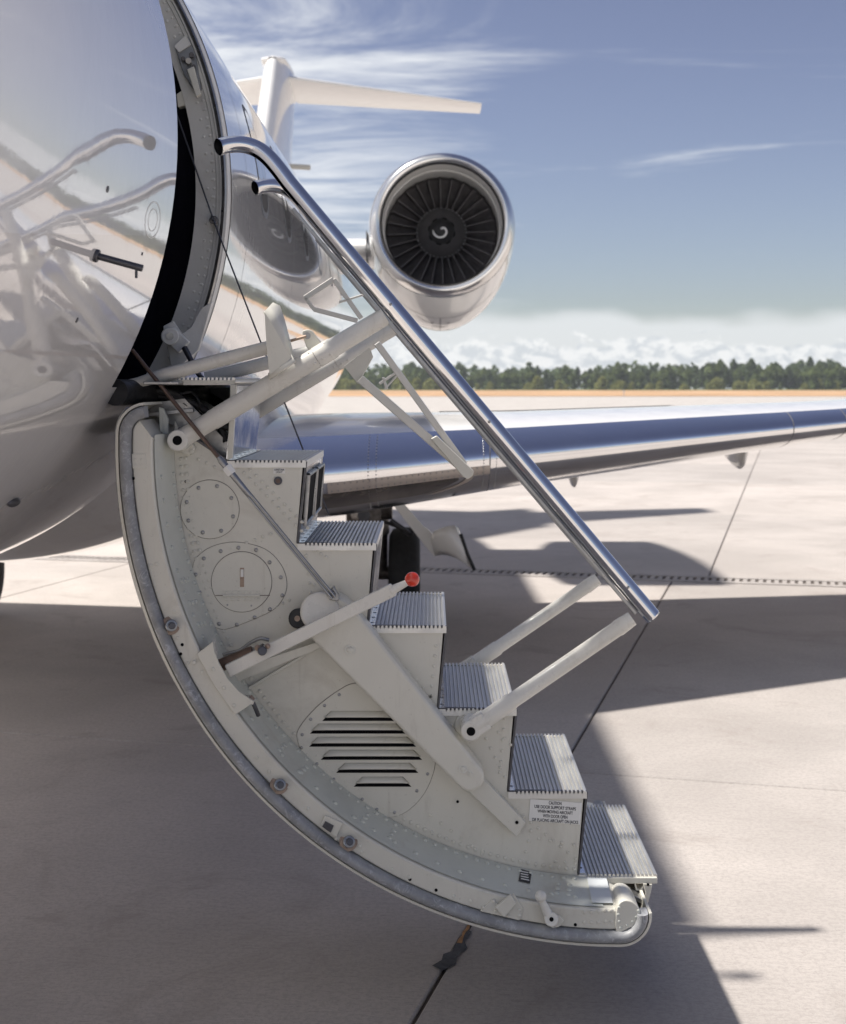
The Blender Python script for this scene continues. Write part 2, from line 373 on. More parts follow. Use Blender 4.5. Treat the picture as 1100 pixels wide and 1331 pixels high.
# slot drain
td = empty('trench_drain', uv(2, (V_D0+V_D1)/2, -.02)); tag(td, 'long slotted trench drain set across the concrete apron', 'drain')
def ubox(mb, u0, u1, v0, v1, z0, z1):
    q = [uv(u0, v0), uv(u1, v0), uv(u1, v1), uv(u0, v1)]
    return mb.add([(p.x, p.y, z) for z in (z0, z1) for p in q], [(3,2,1,0),(4,5,6,7),(0,1,5,4),(1,2,6,5),(2,3,7,6),(3,0,4,7)])
for a, b in ((V_D0+.006, V_D0+.11), (V_D1-.10, V_D1-.006)):
    ubox(MB(), -18, 34, a, b, -.028, .004).build('drain_edge', M_KERB, td)
mb = MB()
for k in range(640):
    u = -12+k*.068; ubox(mb, u, u+.038, V_D0+.112, V_D1-.102, -.025, 0.0)
mb.build('drain_grating', M_KERB, td, kind='stuff')
ubox(MB(), -18, 34, V_D0+.111, V_D1-.101, -.029, -.026+.003).build('drain_channel', M_HOLE, td)
for u in (0.85, 2.28):
    ubox(MB(), u, u+.03, V_D0+.0, V_D1-.0, -.02, .007).build('drain_clamp', M_DARKM, td)
# tar repair and orange sealant along the joint under the stair
tp = MB(); base = [(-.045,.0),(-.02,.05),(-.028,.10),(.0,.13),(-.006,.24),(.01,.33),(.035,.31),(.03,.22),(.055,.17),(.035,.10),(.045,.03),(.01,-.03)]
tp.add([uv(-.985+u*.72, 3.98+v*.9, .004) for u, v in base], [tuple(range(len(base)))])
o = tp.build('tar_patch', M_TAR, ground)
op = MB()
for v0, v1 in ((4.16, 4.34), (4.6, 4.75)):
    op.add([uv(-.982+random.uniform(-.006, .003), v0+(v1-v0)*k/6, .0045) for k in range(7)]+[uv(-.974+random.uniform(-.003, .008), v1-(v1-v0)*k/6, .0045) for k in range(7)], [tuple(range(14))])
op.build('joint_sealant', M_ORANGE, ground)
op = MB(); op.add([uv(1.15+.3*k, V_D0-SLAB_V-.004+random.uniform(-.006, .002), .0045) for k in range(14)]+[uv(1.15+.3*(13-k), V_D0-SLAB_V+.010+random.uniform(-.003, .008), .0045) for k in range(14)], [tuple(range(28))])
op.build('joint_sealant', M_ORANGE, ground)

# dry grass verge and field beyond the apron
g = MB(); g.add([(-1270, 255, .02), (1270, 255, .02), (1270, 700, .02), (-1270, 700, .02)], [(0,1,2,3)])
o = g.build('grass_verge', M_GRASS); o['kind'] = 'structure'
g = MB(); g.add([(-1270, 700.5, .02), (1270, 700.5, .02), (1270, 1270, .02), (-1270, 1270, .02)], [(0,1,2,3)])
o = g.build('field', M_SCRUB); o['kind'] = 'structure'

# ------------------------------------------------------------------ the far tree line
def crown_pts(kind, h, w, n, rnd):
    out = []
    for _ in range(n):
        t = rnd.random()
        if kind == 'pine':
            z = h*(.08+.92*t); rad = w*(1-t**3)**.6*(.62+.38*abs(sin(t*13+rnd.random())))
        elif kind == 'broad':
            z = h*(.05+.95*t); rad = w*sqrt(max(0, 1-(2*t-.95)**2))*(.75+.25*sin(t*11))
        else:
            z = h*t; rad = w*sqrt(max(0, 1-t*t))
        a = rnd.uniform(0, 2*pi); r = rad*sqrt(rnd.uniform(.15, 1)); out.append(Vector((r*cos(a), r*sin(a), z)))
    return out
def leaf_faces(mb, pts, size, rnd, off=Vector((0, 0, 0))):
    for p in pts:
        n = Vector((rnd.gauss(0, 1), rnd.gauss(0, 1), rnd.gauss(.4, 1))).normalized(); u = n.orthogonal().normalized(); w = n.cross(u)
        a = rnd.uniform(0, pi); u, w = u*cos(a)+w*sin(a), w*cos(a)-u*sin(a); s = size*rnd.uniform(.6, 1.3)
        q = p+off; mb.add([q-u*s-w*s*.6, q+u*s-w*s*.7, q+u*s*.8+w*s*.7, q-u*s*.7+w*s*.6], [(0,1,2,3)])
rnd = random.Random(3)
KINDS = [('pine', 18.5, 3.6, M_PINE), ('pine', 17, 4.2, M_PINE), ('broad', 15.5, 4.8, M_BROAD), ('broad', 17, 4.4, M_BROAD), ('bush', 7, 5.2, M_BUSH), ('bush', 9, 4.0, M_BUSH)]
protos = []
for k, h, w, m in KINDS:
    mb = MB(); leaf_faces(mb, crown_pts(k, h, w, 520 if k != 'bush' else 300, rnd), .85, rnd)
    cm = bpy.data.meshes.new('crown'); cm.from_pydata(mb.v, [], mb.f); cm.materials.append(m)
    t = MB().tube([(0,0,0),(.1,.05,h*.4),(0,.1,h*.85)], [.32,.24,.06], 7)
    tm = bpy.data.meshes.new('trunk'); tm.from_pydata(t.v, [], t.f); tm.materials.append(M_BARK)
    protos.append((cm, tm, k))
LAB = {'pine': ('pine_tree', 'dark green conifer in the far tree line', 'tree', 'dark conifers in the far tree line'),
       'broad': ('broadleaf_tree', 'mid green leafy tree in the far tree line', 'tree', 'leafy trees in the far tree line'),
       'bush': ('bush', 'low pale yellow-green bush before the far tree line', 'bush', 'pale bushes before the far trees')}
def plant(pi_, x, y, s):
    cm, tm, k = protos[pi_]; nm, lab, cat, grp = LAB[k]
    r = empty(nm, (x, y, .02)); tag(r, lab, cat, grp); r.rotation_euler = (0, 0, rnd.uniform(0, 6.28)); r.scale = (s, s, s*rnd.uniform(.9, 1.1))
    for n_, me in (('crown', cm), ('trunk', tm)):
        o = bpy.data.objects.new(n_, me); COL.objects.link(o); o.parent = r
x = -75.0
while x < 275:
    D = rnd.uniform(845, 885); i = rnd.choice((0, 1, 2, 2, 2, 3, 3)); rise = .82+.25*max(0, min(1, (x-60)/200))
    plant(i, x*D/860, D, rise*rnd.uniform(.74, 1.04)); x += rnd.uniform(3.0, 5.4)
for _ in range(70):
    D = rnd.uniform(795, 835); xx = rnd.uniform(-70, 262); plant(rnd.choice((4, 5, 4, 5, 2)), xx, D, rnd.uniform(.35, .95))
mb = MB(); rr = random.Random(11)
for _ in range(1100):
    a = rr.uniform(radians(-50), radians(150)); D = rr.uniform(900, 990)
    k, h, w, m = KINDS[rr.choice((0, 1, 1, 3))]; s = rr.uniform(.85, 1.1)*(.86+.22*max(0, min(1, (math.degrees(a)-4)/13)))
    leaf_faces(mb, crown_pts(k, h*s, w*1.6, 50, rr), 1.7, rr, Vector((D*sin(a), D*cos(a), 0)))
o = mb.build('forest', M_PINE, fixn=False); o['kind'] = 'stuff'; o['label'] = 'dark mass of forest behind the far tree line'; o['category'] = 'forest'
# marker post on the verge
mp_ = empty('marker_post', (251/F*258, 258, 0)); tag(mp_, 'small pale marker post at the far edge of the apron', 'post')
MB().box((251/F*258-.09, 257.9, 0), (251/F*258+.09, 258.1, .9)).build('post', M_WHITE, mp_)
MB().box((251/F*258-.2, 257.85, .9), (251/F*258+.2, 258.15, 1.1)).build('marker_head', M_WHITE, mp_)

# ------------------------------------------------------------------ the aircraft
FR, FX, FZ = 1.305, -1.956, ZC+.642
YR, YP, YT, YF = 3.576, 3.742, 4.352, 4.518          # front rim, near stair side, far stair side, far rim
DO0, DO1 = 3.562, 4.532                                # door opening along Y
PH0, PH1 = radians(-29.5), radians(62)
jet = empty('private_jet', (FX, 9.5, 0)); tag(jet, 'white business jet with open airstair door and rear fan engine', 'jet')
fus = empty('fuselage', (FX, 6, 1.0), jet)
def fus_at(Y):
    st = [(-.3,.02,-.50),(-.2,.22,-.48),(.0,.42,-.42),(.35,.70,-.30),(.8,.95,-.18),(1.3,1.14,-.08),(1.8,1.26,-.02),(2.2,1.305,0),(11.2,1.305,0),(12.6,1.27,.03),(14,1.12,.14),(15.5,.88,.32),(17,.58,.52),(18.3,.30,.66),(18.9,.08,.72)]
    for (a, r0, z0), (b, r1, z1) in zip(st, st[1:]):
        if a <= Y <= b:
            t = (Y-a)/(b-a); return r0+(r1-r0)*t, z0+(z1-z0)*t
    return st[-1][1:] if Y > 0 else st[0][1:]
Ys = [-.3,-.25,-.2,-.1,0,.15,.35,.55,.8,1.05,1.3,1.55,1.8,2.0,2.2,2.6,3.0,3.3,DO0,3.8,4.05,4.3,DO1,5,5.6,6.4,7.2,8,9,10,11.2,11.8,12.6,13.3,14,14.8,15.5,16.3,17,17.7,18.3,18.9]
NA = 160; phis = sorted([-pi+2*pi*k/NA for k in range(NA) if min(abs(-pi+2*pi*k/NA-PH0), abs(-pi+2*pi*k/NA-PH1)) > .012]+[PH0, PH1])
def skin(Y, ph, d=0.0):
    r, dz = fus_at(Y); r += d; return Vector((FX+r*cos(ph), Y, FZ+dz+r*sin(ph)))
mb = MB(); n = len(phis)
mb.v = [skin(Y, p) for Y in Ys for p in phis]
for i in range(len(Ys)-1):
    for k in range(n):
        if Ys[i] >= DO0-1e-6 and Ys[i+1] <= DO1+1e-6 and phis[k] >= PH0-1e-6 and k < n-1 and phis[k+1] <= PH1+1e-6: continue
        mb.f.append((i*n+k, i*n+(k+1)%n, (i+1)*n+(k+1)%n, (i+1)*n+k))
mb.build('skin', M_SKIN, fus, smooth=60)
# cabin lining behind the opening
def arcband(mb, sec, a0, a1, nseg=64, c=(FX, FZ)):
    rows = []
    for k in range(nseg+1):
        a = a0+(a1-a0)*k/nseg
        rows.append([Vector((c[0]+r*cos(a), y, c[1]+r*sin(a))) for r, y in sec])
    mb.grid(rows, close_u=True)
    m = len(sec); b0 = len(mb.v)-m*(nseg+1)
    mb.f.append(tuple(b0+i for i in range(m))); mb.f.append(tuple(b0+nseg*m+i for i in range(m-1, -1, -1)))
    return mb
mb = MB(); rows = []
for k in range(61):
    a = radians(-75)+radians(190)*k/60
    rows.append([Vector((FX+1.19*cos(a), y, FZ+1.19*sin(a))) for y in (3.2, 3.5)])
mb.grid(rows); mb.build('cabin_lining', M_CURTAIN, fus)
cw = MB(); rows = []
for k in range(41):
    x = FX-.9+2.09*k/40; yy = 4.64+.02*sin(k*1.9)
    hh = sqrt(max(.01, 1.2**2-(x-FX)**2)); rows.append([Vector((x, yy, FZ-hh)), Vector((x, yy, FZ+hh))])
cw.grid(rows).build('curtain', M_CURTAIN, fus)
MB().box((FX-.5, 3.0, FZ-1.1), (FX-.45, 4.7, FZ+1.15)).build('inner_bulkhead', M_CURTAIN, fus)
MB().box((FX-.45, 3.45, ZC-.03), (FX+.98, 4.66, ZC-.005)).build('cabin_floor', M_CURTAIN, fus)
# jambs: aft (seen) and forward
mb = arcband(MB(), [(1.302, DO1-.004), (1.296, DO1-.030), (1.272, DO1-.030), (1.268, DO1-.012), (1.258, DO1-.012), (1.255, DO1-.004), (1.185, DO1+.012), (1.185, DO1+.09), (1.302, DO1+.05)], PH0-.10, PH1+.06, 90)
mb.build('door_jamb', M_JAMB, fus, smooth=30)
arcband(MB(), [(1.302, DO0+.003), (1.20, DO0+.003), (1.20, DO0-.05), (1.302, DO0-.05)], PH0-.02, PH1+.06, 80).build('door_jamb', M_JAMB, fus, smooth=30)
arcband(MB(), [(1.278, DO1-.036), (1.288, DO1-.040), (1.293, DO1-.034), (1.286, DO1-.028)], PH0-.06, PH1+.05, 90).build('jamb_seal', M_STEELD, fus, smooth=60)
mb = MB()
for k in range(74):
    a = PH0-.06+(PH1-PH0+.1)*k/73
    for r in (1.247, 1.226 if k % 2 else 1.243):
        yy = DO1-.004+.016*(1.255-r)/.07
        mb.rivet((FX+r*cos(a), yy, FZ+r*sin(a)), (0, -1, 0), .0055)
mb.build('jamb_rivets', M_JAMB, fus, kind='stuff')
YJ = DO1
# latch fitting high on the aft jamb
J = lambda x, y, d=0: P(x, y, YJ-d)
q = px([(229,64),(243,48),(252,52),(259,92),(263,118),(254,120),(240,98)], YJ); MB().poly(q, YJ-.014, YJ+.01).build('latch_plate', M_STEELD, fus, bevel=.002)
q = px([(228,62),(243,47),(250,60),(234,70)], YJ); MB().poly(q, YJ-.020, YJ-.012).build('latch_cover', M_JAMB, fus, bevel=.001)
for (x, y, r) in ((245,79,.010),(238,76,.007),(249,71,.008),(252,86,.006)):
    MB().cyl(J(x, y, .034), J(x, y, .01), r).build('latch_roller', M_STEELD if r > .009 else M_DARKM, fus, bevel=.001)
q = px([(246,94),(255,90),(264,126),(258,130)], YJ); MB().poly(q, YJ-.045, YJ-.02).build('latch_block', M_CREAM, fus, bevel=.003)
q = px([(228,121),(243,111),(250,114),(250,134),(230,138)], YJ); MB().poly(q, YJ+.016, YJ+.055).build('jamb_bracket', M_CREAM, fus, bevel=.003)
MB().cyl(J(278, 286, .05), J(278, 286, -.0), .014).build('cable_grommet', M_DARKM, fus, bevel=.003)
MB().cyl(J(276, 283, .075), J(278, 286, .05), .006).build('grommet_pin', M_DARKM, fus)
# lower jamb corner bracket with hinge arm
q = px([(212,424),(225,417),(236,434),(248,426),(262,400),(276,392),(258,455),(232,478),(222,476)], 4.45); MB().poly(q, 4.45, 4.475).build('jamb_gusset', M_JAMB, fus, bevel=.003)
MB().bar(P(219, 432, 4.42), P(240, 452, 4.42), .05, .03).cyl(P(221, 437, 4.39), P(221, 437, 4.45), .028).build('hinge_arm', M_JAMB, fus, bevel=.004)
MB().cyl(P(221, 437, 4.385), P(221, 437, 4.40), .012).build('hinge_bolt', M_STEELD, fus)
# circumferential skin seams
for Y in (4.95, 6.6, 8.4, 10.1):
    mb = MB(); rows = []
    for k in range(121):
        a = radians(-88)+radians(176)*k/120; rows.append([skin(Y-.002, a, .0006), skin(Y+.002, a, .0006)])
    mb.grid(rows).build('skin_seam', M_SEAM, fus)
# cabin windows
for k in range(6):
    Y = 5.45+k*.92; mb = MB(); ring = MB()
    for b, off, s in ((mb, .0016, 1.0), (ring, .001, 1.12)):
        rows = []
        for r in (0, .35, .7, .9, 1.0):
            row = []
            for j in range(40):
                a = 2*pi*j/40; cx = abs(cos(a))**.7*(1 if cos(a) > 0 else -1); cz = abs(sin(a))**.7*(1 if sin(a) > 0 else -1)
                row.append(skin(Y+.135*s*r*cx, .19+.155*s*r*cz, off))
            rows.append(row)
        b.grid(rows, close_u=True)
    ring.build('window_seal', M_SEAM, fus); mb.build('window', M_WINDOW, fus)
# skin fittings seen beside the door
def skin_hit(x, y):                    # point of the cylinder under a photograph pixel
    dx, dz = (x-CX)/F, -(y-CY)/F; a = dx*dx+dz*dz; b = -2*(dx*FX+dz*(FZ-ZC)); c = FX*FX+(FZ-ZC)**2-FR*FR
    t = (-b-sqrt(b*b-4*a*c))/(2*a); ph = atan2(t*dz-(FZ-ZC), t*dx-FX); return t, ph
Y0, ph = skin_hit(124, 332); p = skin(Y0, ph); nn = Vector((cos(ph), 0, sin(ph)))
tip = P(186, 349, Y0+.01)
MB().cyl(p-nn*.01, p+nn*.008, .014).build('probe_base', M_DARKM, fus, bevel=.003)
MB().cyl(p, tip, .0075).build('probe', M_DARKM, fus, bevel=.002)
MB().cyl(p+(tip-p)*.86-Vector((0, 0, .004)), p+(tip-p)*.86-Vector((0, 0, .024)), .003).build('probe_drain', M_DARKM, fus)
for x, y, r in ((140, 246, .007), (100, 416, .006), (185, 330, .004)):
    Y0, ph = skin_hit(x, y); nn = Vector((cos(ph), 0, sin(ph))); MB().cyl(skin(Y0, ph)-nn*.004, skin(Y0, ph)+nn*.0015, r).build('static_port', M_DARKM, fus)
Y0, ph = skin_hit(199, 286)
mb = MB(); rows = []
for j in range(41):
    a = 2*pi*j/40; rows.append([skin(Y0+.085*cos(a)*r, ph+.034*sin(a)*r, .0007) for r in (1, .955)])
for j in range(41):
    a = 2*pi*j/40
mb.grid(rows)
rows2 = []
for j in range(41):
    a = 2*pi*j/40; rows2.append([skin(Y0+.085*cos(a)*r, ph+.034*sin(a)*r, .0007) for r in (.62, .58)])
mb.grid(rows2); mb.build('latch_ring', M_JAMB, fus)
Y0, ph = skin_hit(17, 652); nn = Vector((cos(ph), 0, sin(ph)))
MB().ball(skin(Y0, ph), .028, 20, 10, (.5, 1.6, .5)).build('belly_port', M_DARKM, fus)

# belly fairing
def sstep(x): x = max(0, min(1, x)); return x*x*(3-2*x)
mb = MB(); rows = []
for i in range(61):
    Y = 4.7+8.0*i/60; e = sstep((Y-4.5)/2.6)*sstep((12.7-Y)/3.2); row = []
    for k in range(65):
        a = radians(-168)+radians(156)*k/64; g_ = sstep((radians(-12)-a)/radians(50))*sstep((a+radians(168))/radians(50))
        row.append(skin(Y, a, -.003+.17*e*g_))
    rows.append(row)
mb.grid(rows).build('belly_fairing', M_SKIN, fus, smooth=60)

# ---------------------------------------------------------------- wings
def wing_par(s):                       # s = metres outboard of X=-1.3
    X = -1.3+s
    le = 6.50+.585*s
    def lerp(tab):
        for (a, u), (b, v) in zip(tab, tab[1:]):
            if s <= b: return u+(v-u)*(s-a)/(b-a)
        return tab[-1][1]
    return X, le, lerp([(0,4.3),(3.9,2.75),(8.9,1.3)]), lerp([(0,1.245),(.83,1.278),(3.9,1.485),(8.9,1.80)]), lerp([(0,.62),(.83,.575),(1.8,.45),(3.9,.27),(8.9,.14)])
def foil(s, u, d=0.0, side=1):         # u in [-1,1]: -1 lower TE .. 0 LE .. 1 upper TE
    X, le, c, z, t = wing_par(s); x = u*u; sg = 1 if u >= 0 else -1
    th = t/.1*.5*(.2969*abs(u)*1.08-.126*x-.3516*x*x+.2843*x**3-.1036*x**4)/.5*.1*10/1.0
    th = t*5*(.2969*abs(u)-.126*x-.3516*x*x+.2843*x**3-.1036*x**4)
    p = Vector((X, le+c*x, z+sg*th))
    if d:
        tx = (le+c*x); du = .01
        q = foil(s, u+du, 0, 1); r = foil(s, u-du, 0, 1); tg = (q-r); nrm = Vector((0, -tg.z, tg.y)).normalized()
        p = p+nrm*d
    if side < 0: p.x = 2*FX-p.x
    return p
US = [(-1+2*k/60) for k in range(61)]
SS = [0, .4, .83, 1.3, 1.8, 2.5, 3.2, 3.9, 5.2, 6.5, 7.7, 8.9]
def patch(s_list, u_list, d=0, side=1):
    return MB().grid([[foil(s, u, d, side) for u in u_list] for s in s_list])
UL = .36
for side in (1, -1):
    w = empty('wing', (FX+side*2.5, 8, 1.1), jet)
    patch(SS, US, 0, side).build('wing_skin', M_WHITE, w, smooth=60)
    patch(SS, [-UL+(UL+.25)*k/32 for k in range(33)], .0035, side).build('leading_edge', M_LE, w, smooth=60)
    if side < 0: continue
    # seams and fastener rows on the bare metal
    for s in (1.62, 3.55, 3.95):
        MB().grid([[foil(s-.0025, u, .005), foil(s+.0025, u, .005)] for u in [-UL+(UL+.24)*k/32 for k in range(33)]]).build('wing_seam', M_SEAM, w)
    mb = MB()
    for s in (1.585, 1.655, .98, 1.02):
        for k in range(26):
            u = -.30+.53*k/25; p = foil(s, u, .004); nrm = (foil(s, u, .02)-foil(s, u, .001)); mb.rivet(p, nrm, .0042)
    for k in range(26):
        for u in (-.055, -.098):
            s = .80+.78*k/25; p = foil(s, u, .006); nrm = (foil(s, u, .02)-foil(s, u, .001)); mb.rivet(p, nrm, .0045)
    mb.build('wing_rivets', M_STEELD, w, kind='stuff')
    patch([.78+.84*k/10 for k in range(11)], [-.045-.07*k/4 for k in range(5)], .0052).build('lamp_frame', M_FRAME, w, smooth=60)
    # landing-lamp window in the lower leading edge
    rows = []
    for k in range(17):
        s = .55+.90*k/16; lo = -.235+.10*max(0, (s-1.2)/.25)**2; rows.append([foil(s, -.118+(lo+.118)*j/8, .0062) for j in range(9)])
    MB().grid(rows).build('lamp_window', M_GLASS, w, smooth=60)
    rows = []
    for k in range(17):
        t = k/16; s = 1.45+.05*t; rows.append([foil(1.49-.22*t*t, -.115-.13*t, .006), foil(1.53-.21*t*t, -.115-.13*t, .006)])
    MB().grid(rows).build('lamp_frame', M_FRAME, w, smooth=60)
    for s in (.95, 1.2):
        c = foil(s, -.17, -.05)
        MB().ball(c, .055, 20, 12, (1, .5, 1)).build('landing_lamp', M_LIP, w)
    # dark walkway strip on top of the wing
    patch([1.35+1.6*k/8 for k in range(9)], [.58+.10*k/4 for k in range(5)], .004).build('walkway_strip', M_STEELD, w)
    # flap hinge fairings below the trailing edge
    for X, zb, ln in ((1.03, .965, 1.3), (2.22, 1.10, 1.2)):
        s = X+1.3; _, le, c, z, t = wing_par(s); zt = foil(s, -.62).z+.03; hh = zt-zb; y0 = 9.75
        rows = []
        for k in range(19):
            tt = k/18; e = max(.03, sin(pi*tt**.55))**.5
            rows.append([Vector((X+.058*e*cos(a)*(1-.45*max(0, sin(a))), y0+ln*tt, zt-(hh*(e*(1-.55*tt))*max(0, sin(a))))) for a in [pi*j/14 for j in range(15)]])
        MB().grid(rows).build('flap_fairing', M_WHITE, w, smooth=60)
    # winglet
    rows = []
    for k in range(7):
        t = k/6; rows.append([Vector((p.x+.28*t+.25*t*t, le_y+(p.y-le_y)*(1-.45*t)+.75*t, 1.80+(p.z-1.80)*(1-.4*t)+1.05*t**1.5)) for p in [foil(8.9, u) for u in US] for le_y in [6.5+.585*8.9]])
    MB().grid(rows).build('winglet', M_WHITE, w, smooth=60)

# ---------------------------------------------------------------- landing gear
def gear(side):
    X0 = FX+side*1.586; Yg = 10.3
    g = empty('main_landing_gear', (X0, Yg, 0), jet)
    for dx in (-.175, .175):
        pr = [(.16,-.10),(.22,-.115),(.28,-.112),(.325,-.085),(.338,-.04),(.340,0),(.338,.04),(.325,.085),(.28,.112),(.22,.115),(.16,.10)]
        mb = MB(); seg = 48
        rows = [[Vector((X0+dx+y, Yg+r*cos(2*pi*k/seg), .338+r*sin(2*pi*k/seg))) for k in range(seg)] for r, y in pr]
        mb.grid(rows, close_u=True).build('tyre', M_TYRE, g, smooth=50)
        rim = MB(); rows = [[Vector((X0+dx+y, Yg+r*cos(2*pi*k/seg), .338+r*sin(2*pi*k/seg))) for k in range(seg)] for r, y in ((.02,-.05),(.10,-.05),(.155,-.095),(.165,-.09),(.165,.09),(.155,.095),(.10,.05),(.02,.05))]
        rim.grid(rows, close_u=True).build('wheel_rim', M_LIP, g)
    MB().cyl((X0-.2, Yg, .338), (X0+.2, Yg, .338), .05).build('axle', M_GEAR, g)
    MB().tube([(X0, Yg, .33), (X0, Yg, .62), (X0-side*.02, Yg-.02, .63), (X0-side*.06, Yg-.05, 1.25)], [.05,.05,.085,.095], 20).build('oleo_strut', M_GEAR, g)
    MB().bar((X0, Yg-.12, .85), (X0, Yg-.42, 1.15), .06, .05).cyl((X0-.09, Yg-.16, .82), (X0+.09, Yg-.16, .82), .07).build('trailing_link', M_GEAR, g, bevel=.008)
    return g
g1 = gear(1); gear(-1)
Yg = 9.9
MB().cyl(P(470, 668, Yg), P(482, 668, Yg-.2), .085).box(P(450, 690, Yg)-Vector((0, 0, 0)), P(486, 655, Yg+.12)).build('gear_actuator', M_GEAR, g1, bevel=.012)
MB().cyl(P(473, 670, Yg-.19), P(473, 670, Yg-.23), .045).build('actuator_cap', M_DARKM, g1, bevel=.006)
MB().tube(smooth_path([P(484, 650, Yg), P(486, 672, Yg-.05), P(494, 676, Yg), P(515, 684, Yg), P(534, 694, Yg-.02), P(536, 690, Yg)], 6), .012, 10).build('brake_hose', M_BLACK, g1)
MB().tube([P(508, 676, Yg), P(525, 688, Yg), P(533, 695, Yg)], .018, 10).build('door_link', M_DARKM, g1)
q = px([(507,651),(519,648),(550,683),(559,690),(570,706),(566,724),(556,714)], 9.6); MB().poly(q, 9.6, 9.63).build('gear_door_arm', M_WHITE, g1, bevel=.004)
rows = []
top = [P(560, 702, 9.5), P(563, 691, 9.46), P(572, 687, 9.42), P(583, 683.5, 9.42), P(592, 683, 9.45), P(596, 687, 9.5)]
bot = [P(566, 723, 9.6), P(575, 721, 9.56), P(583, 722, 9.5), P(594, 726, 9.46), P(608, 735, 9.45), P(617, 741, 9.48)]
for a, b in zip(top, bot): rows.append([a+(b-a)*t+Vector((0, -.03*sin(pi*t), 0)) for t in (0, .25, .5, .75, 1)])
MB().grid(rows).build('gear_door', M_WHITE, g1, smooth=70, solid=.02)
MB().tube([P(599, 694, 9.45), P(607, 718, 9.44), P(617, 741, 9.44)], .012, 8).build('gear_door_seal', M_BLACK, g1)

# ---------------------------------------------------------------- engine
EX, EZ, EY = 15/F*12.1, ZC+213/F*12.1, 12.1
eng = empty('engine', (EX, 13.5, EZ), jet); c = (EX, EZ)
lip = [(.535,EY+.14),(.530,EY+.08),(.540,EY+.035),(.558,EY+.008),(.575,EY),(.594,EY+.008),(.612,EY+.035),(.628,EY+.09),(.640,EY+.16)]
MB().revolve(lip, c, 96).build('intake_lip', M_LIP, eng, smooth=60)
rows = []
for r, y in ((.6405,EY+.16),(.662,EY+.4),(.680,EY+.8),(.688,EY+1.2),(.68,EY+1.8),(.64,EY+2.4),(.57,EY+3.0),(.48,EY+3.4),(.47,EY+3.4),(.45,EY+3.0)):
    bu = .19*min(1, max(0, (y-EY-.16)/.75))**.8*min(1, max(0, (EY+3.4-y)/1.2)); rows.append([Vector((EX+r*cos(a), y, EZ+r*sin(a)-(bu*(max(0, -sin(a))**1.4)))) for a in [2*pi*k/96 for k in range(96)]])
MB().grid(rows, close_u=True).build('nacelle', M_WHITE, eng, smooth=60)
MB().revolve([(.643,EY+.158),(.6445,EY+.166)], c, 96).build('lip_seam', M_SEAM, eng)
def nac(y, a, d=0.0):
    tab = ((.6405,.16),(.662,.4),(.680,.8),(.688,1.2),(.68,1.8),(.64,2.4)); q = y-EY
    for (r0, y0), (r1, y1) in zip(tab, tab[1:]):
        if y0 <= q <= y1: r = r0+(r1-r0)*(q-y0)/(y1-y0)+d
    bu = .19*min(1, max(0, (q-.16)/.75))**.8*min(1, max(0, (3.4-q)/1.2)); return Vector((EX+r*cos(a), y, EZ+r*sin(a)-bu*max(0, -sin(a))**1.4))
for y in (EY+.62, EY+1.75):
    MB().grid([[nac(y-.004, 2*pi*k/96, .0012), nac(y+.004, 2*pi*k/96, .0012)] for k in range(97)]).build('cowl_seam', M_SEAM, eng)
MB().grid([[nac(EY+.63+1.1*k/20, radians(268.8), .0012), nac(EY+.63+1.1*k/20, radians(269.4), .0012)] for k in range(21)]).build('cowl_seam', M_SEAM, eng)
for y in (.75, 1.0, 1.25, 1.5):
    MB().add([nac(EY+y, radians(262), .002), nac(EY+y, radians(276), .002), nac(EY+y+.05, radians(276), .002), nac(EY+y+.05, radians(262), .002)], [(0,1,2,3)]).build('cowl_latch', M_STEELD, eng)
duct = mat('intake_liner', (.62, .60, .57), .45, 0, .1, .05, 4, .05)
MB().revolve([(.5345,EY+.14),(.535,EY+.28),(.528,EY+.40)], c, 96).build('intake_duct', duct, eng, smooth=60)
MB().revolve([(.5275,EY+.40),(.520,EY+.405),(.517,EY+.44),(.523,EY+.56),(.525,EY+1.2)], c, 96).build('fan_case', duct, eng, smooth=40)
FY = EY+.80
MB().revolve([(.0,FY+.35),(.524,FY+.35)], c, 64).build('stator_wall', M_HOLE, eng)
bm_ = MB(); rows = []
for i in range(9):
    t = i/8; r = .22+.298*t; tw = radians(34+30*t); ch = .085+.045*t
    row = []
    for j in range(7):
        u = (j/6-.5)*2; x_ = u*ch*.5
        row.append((x_*sin(tw), x_*cos(tw)+.012*(1-u*u), r))
    rows.append([Vector(q) for q in row])
bm_.grid(rows)
me = bpy.data.meshes.new('fan_blade'); me.from_pydata(bm_.v, [], bm_.f); me.materials.append(M_FAN)
for p_ in me.polygons: p_.use_smooth = True
NB = 28
for k in range(NB):
    o = bpy.data.objects.new('fan_blade', me); link(o, (EX, FY, EZ), eng); o.rotation_euler = (0, 2*pi*(k+.3)/NB, 0)
    md = o.modifiers.new('solid', 'SOLIDIFY'); md.thickness = .006; md.offset = 0
MB().revolve([(.002,FY-.245),(.04,FY-.235),(.09,FY-.20),(.118,FY-.165)], c, 48).build('spinner_tip', M_BLACK, eng, smooth=50)
sp = MB(); rows = []
for k in range(97):
    a = 2*pi*k/96; r = .118+(.009 if (k//6) % 2 else 0); rows.append([Vector((EX+r_*cos(a), y_, EZ+r_*sin(a))) for r_, y_ in ((r, FY-.166), (.135, FY-.150), (.19, FY-.09), (.235, FY-.03), (.238, FY+.06))])
sp.grid(rows).build('spinner', M_SPIN, eng, smooth=50)
pts = []; wds = []
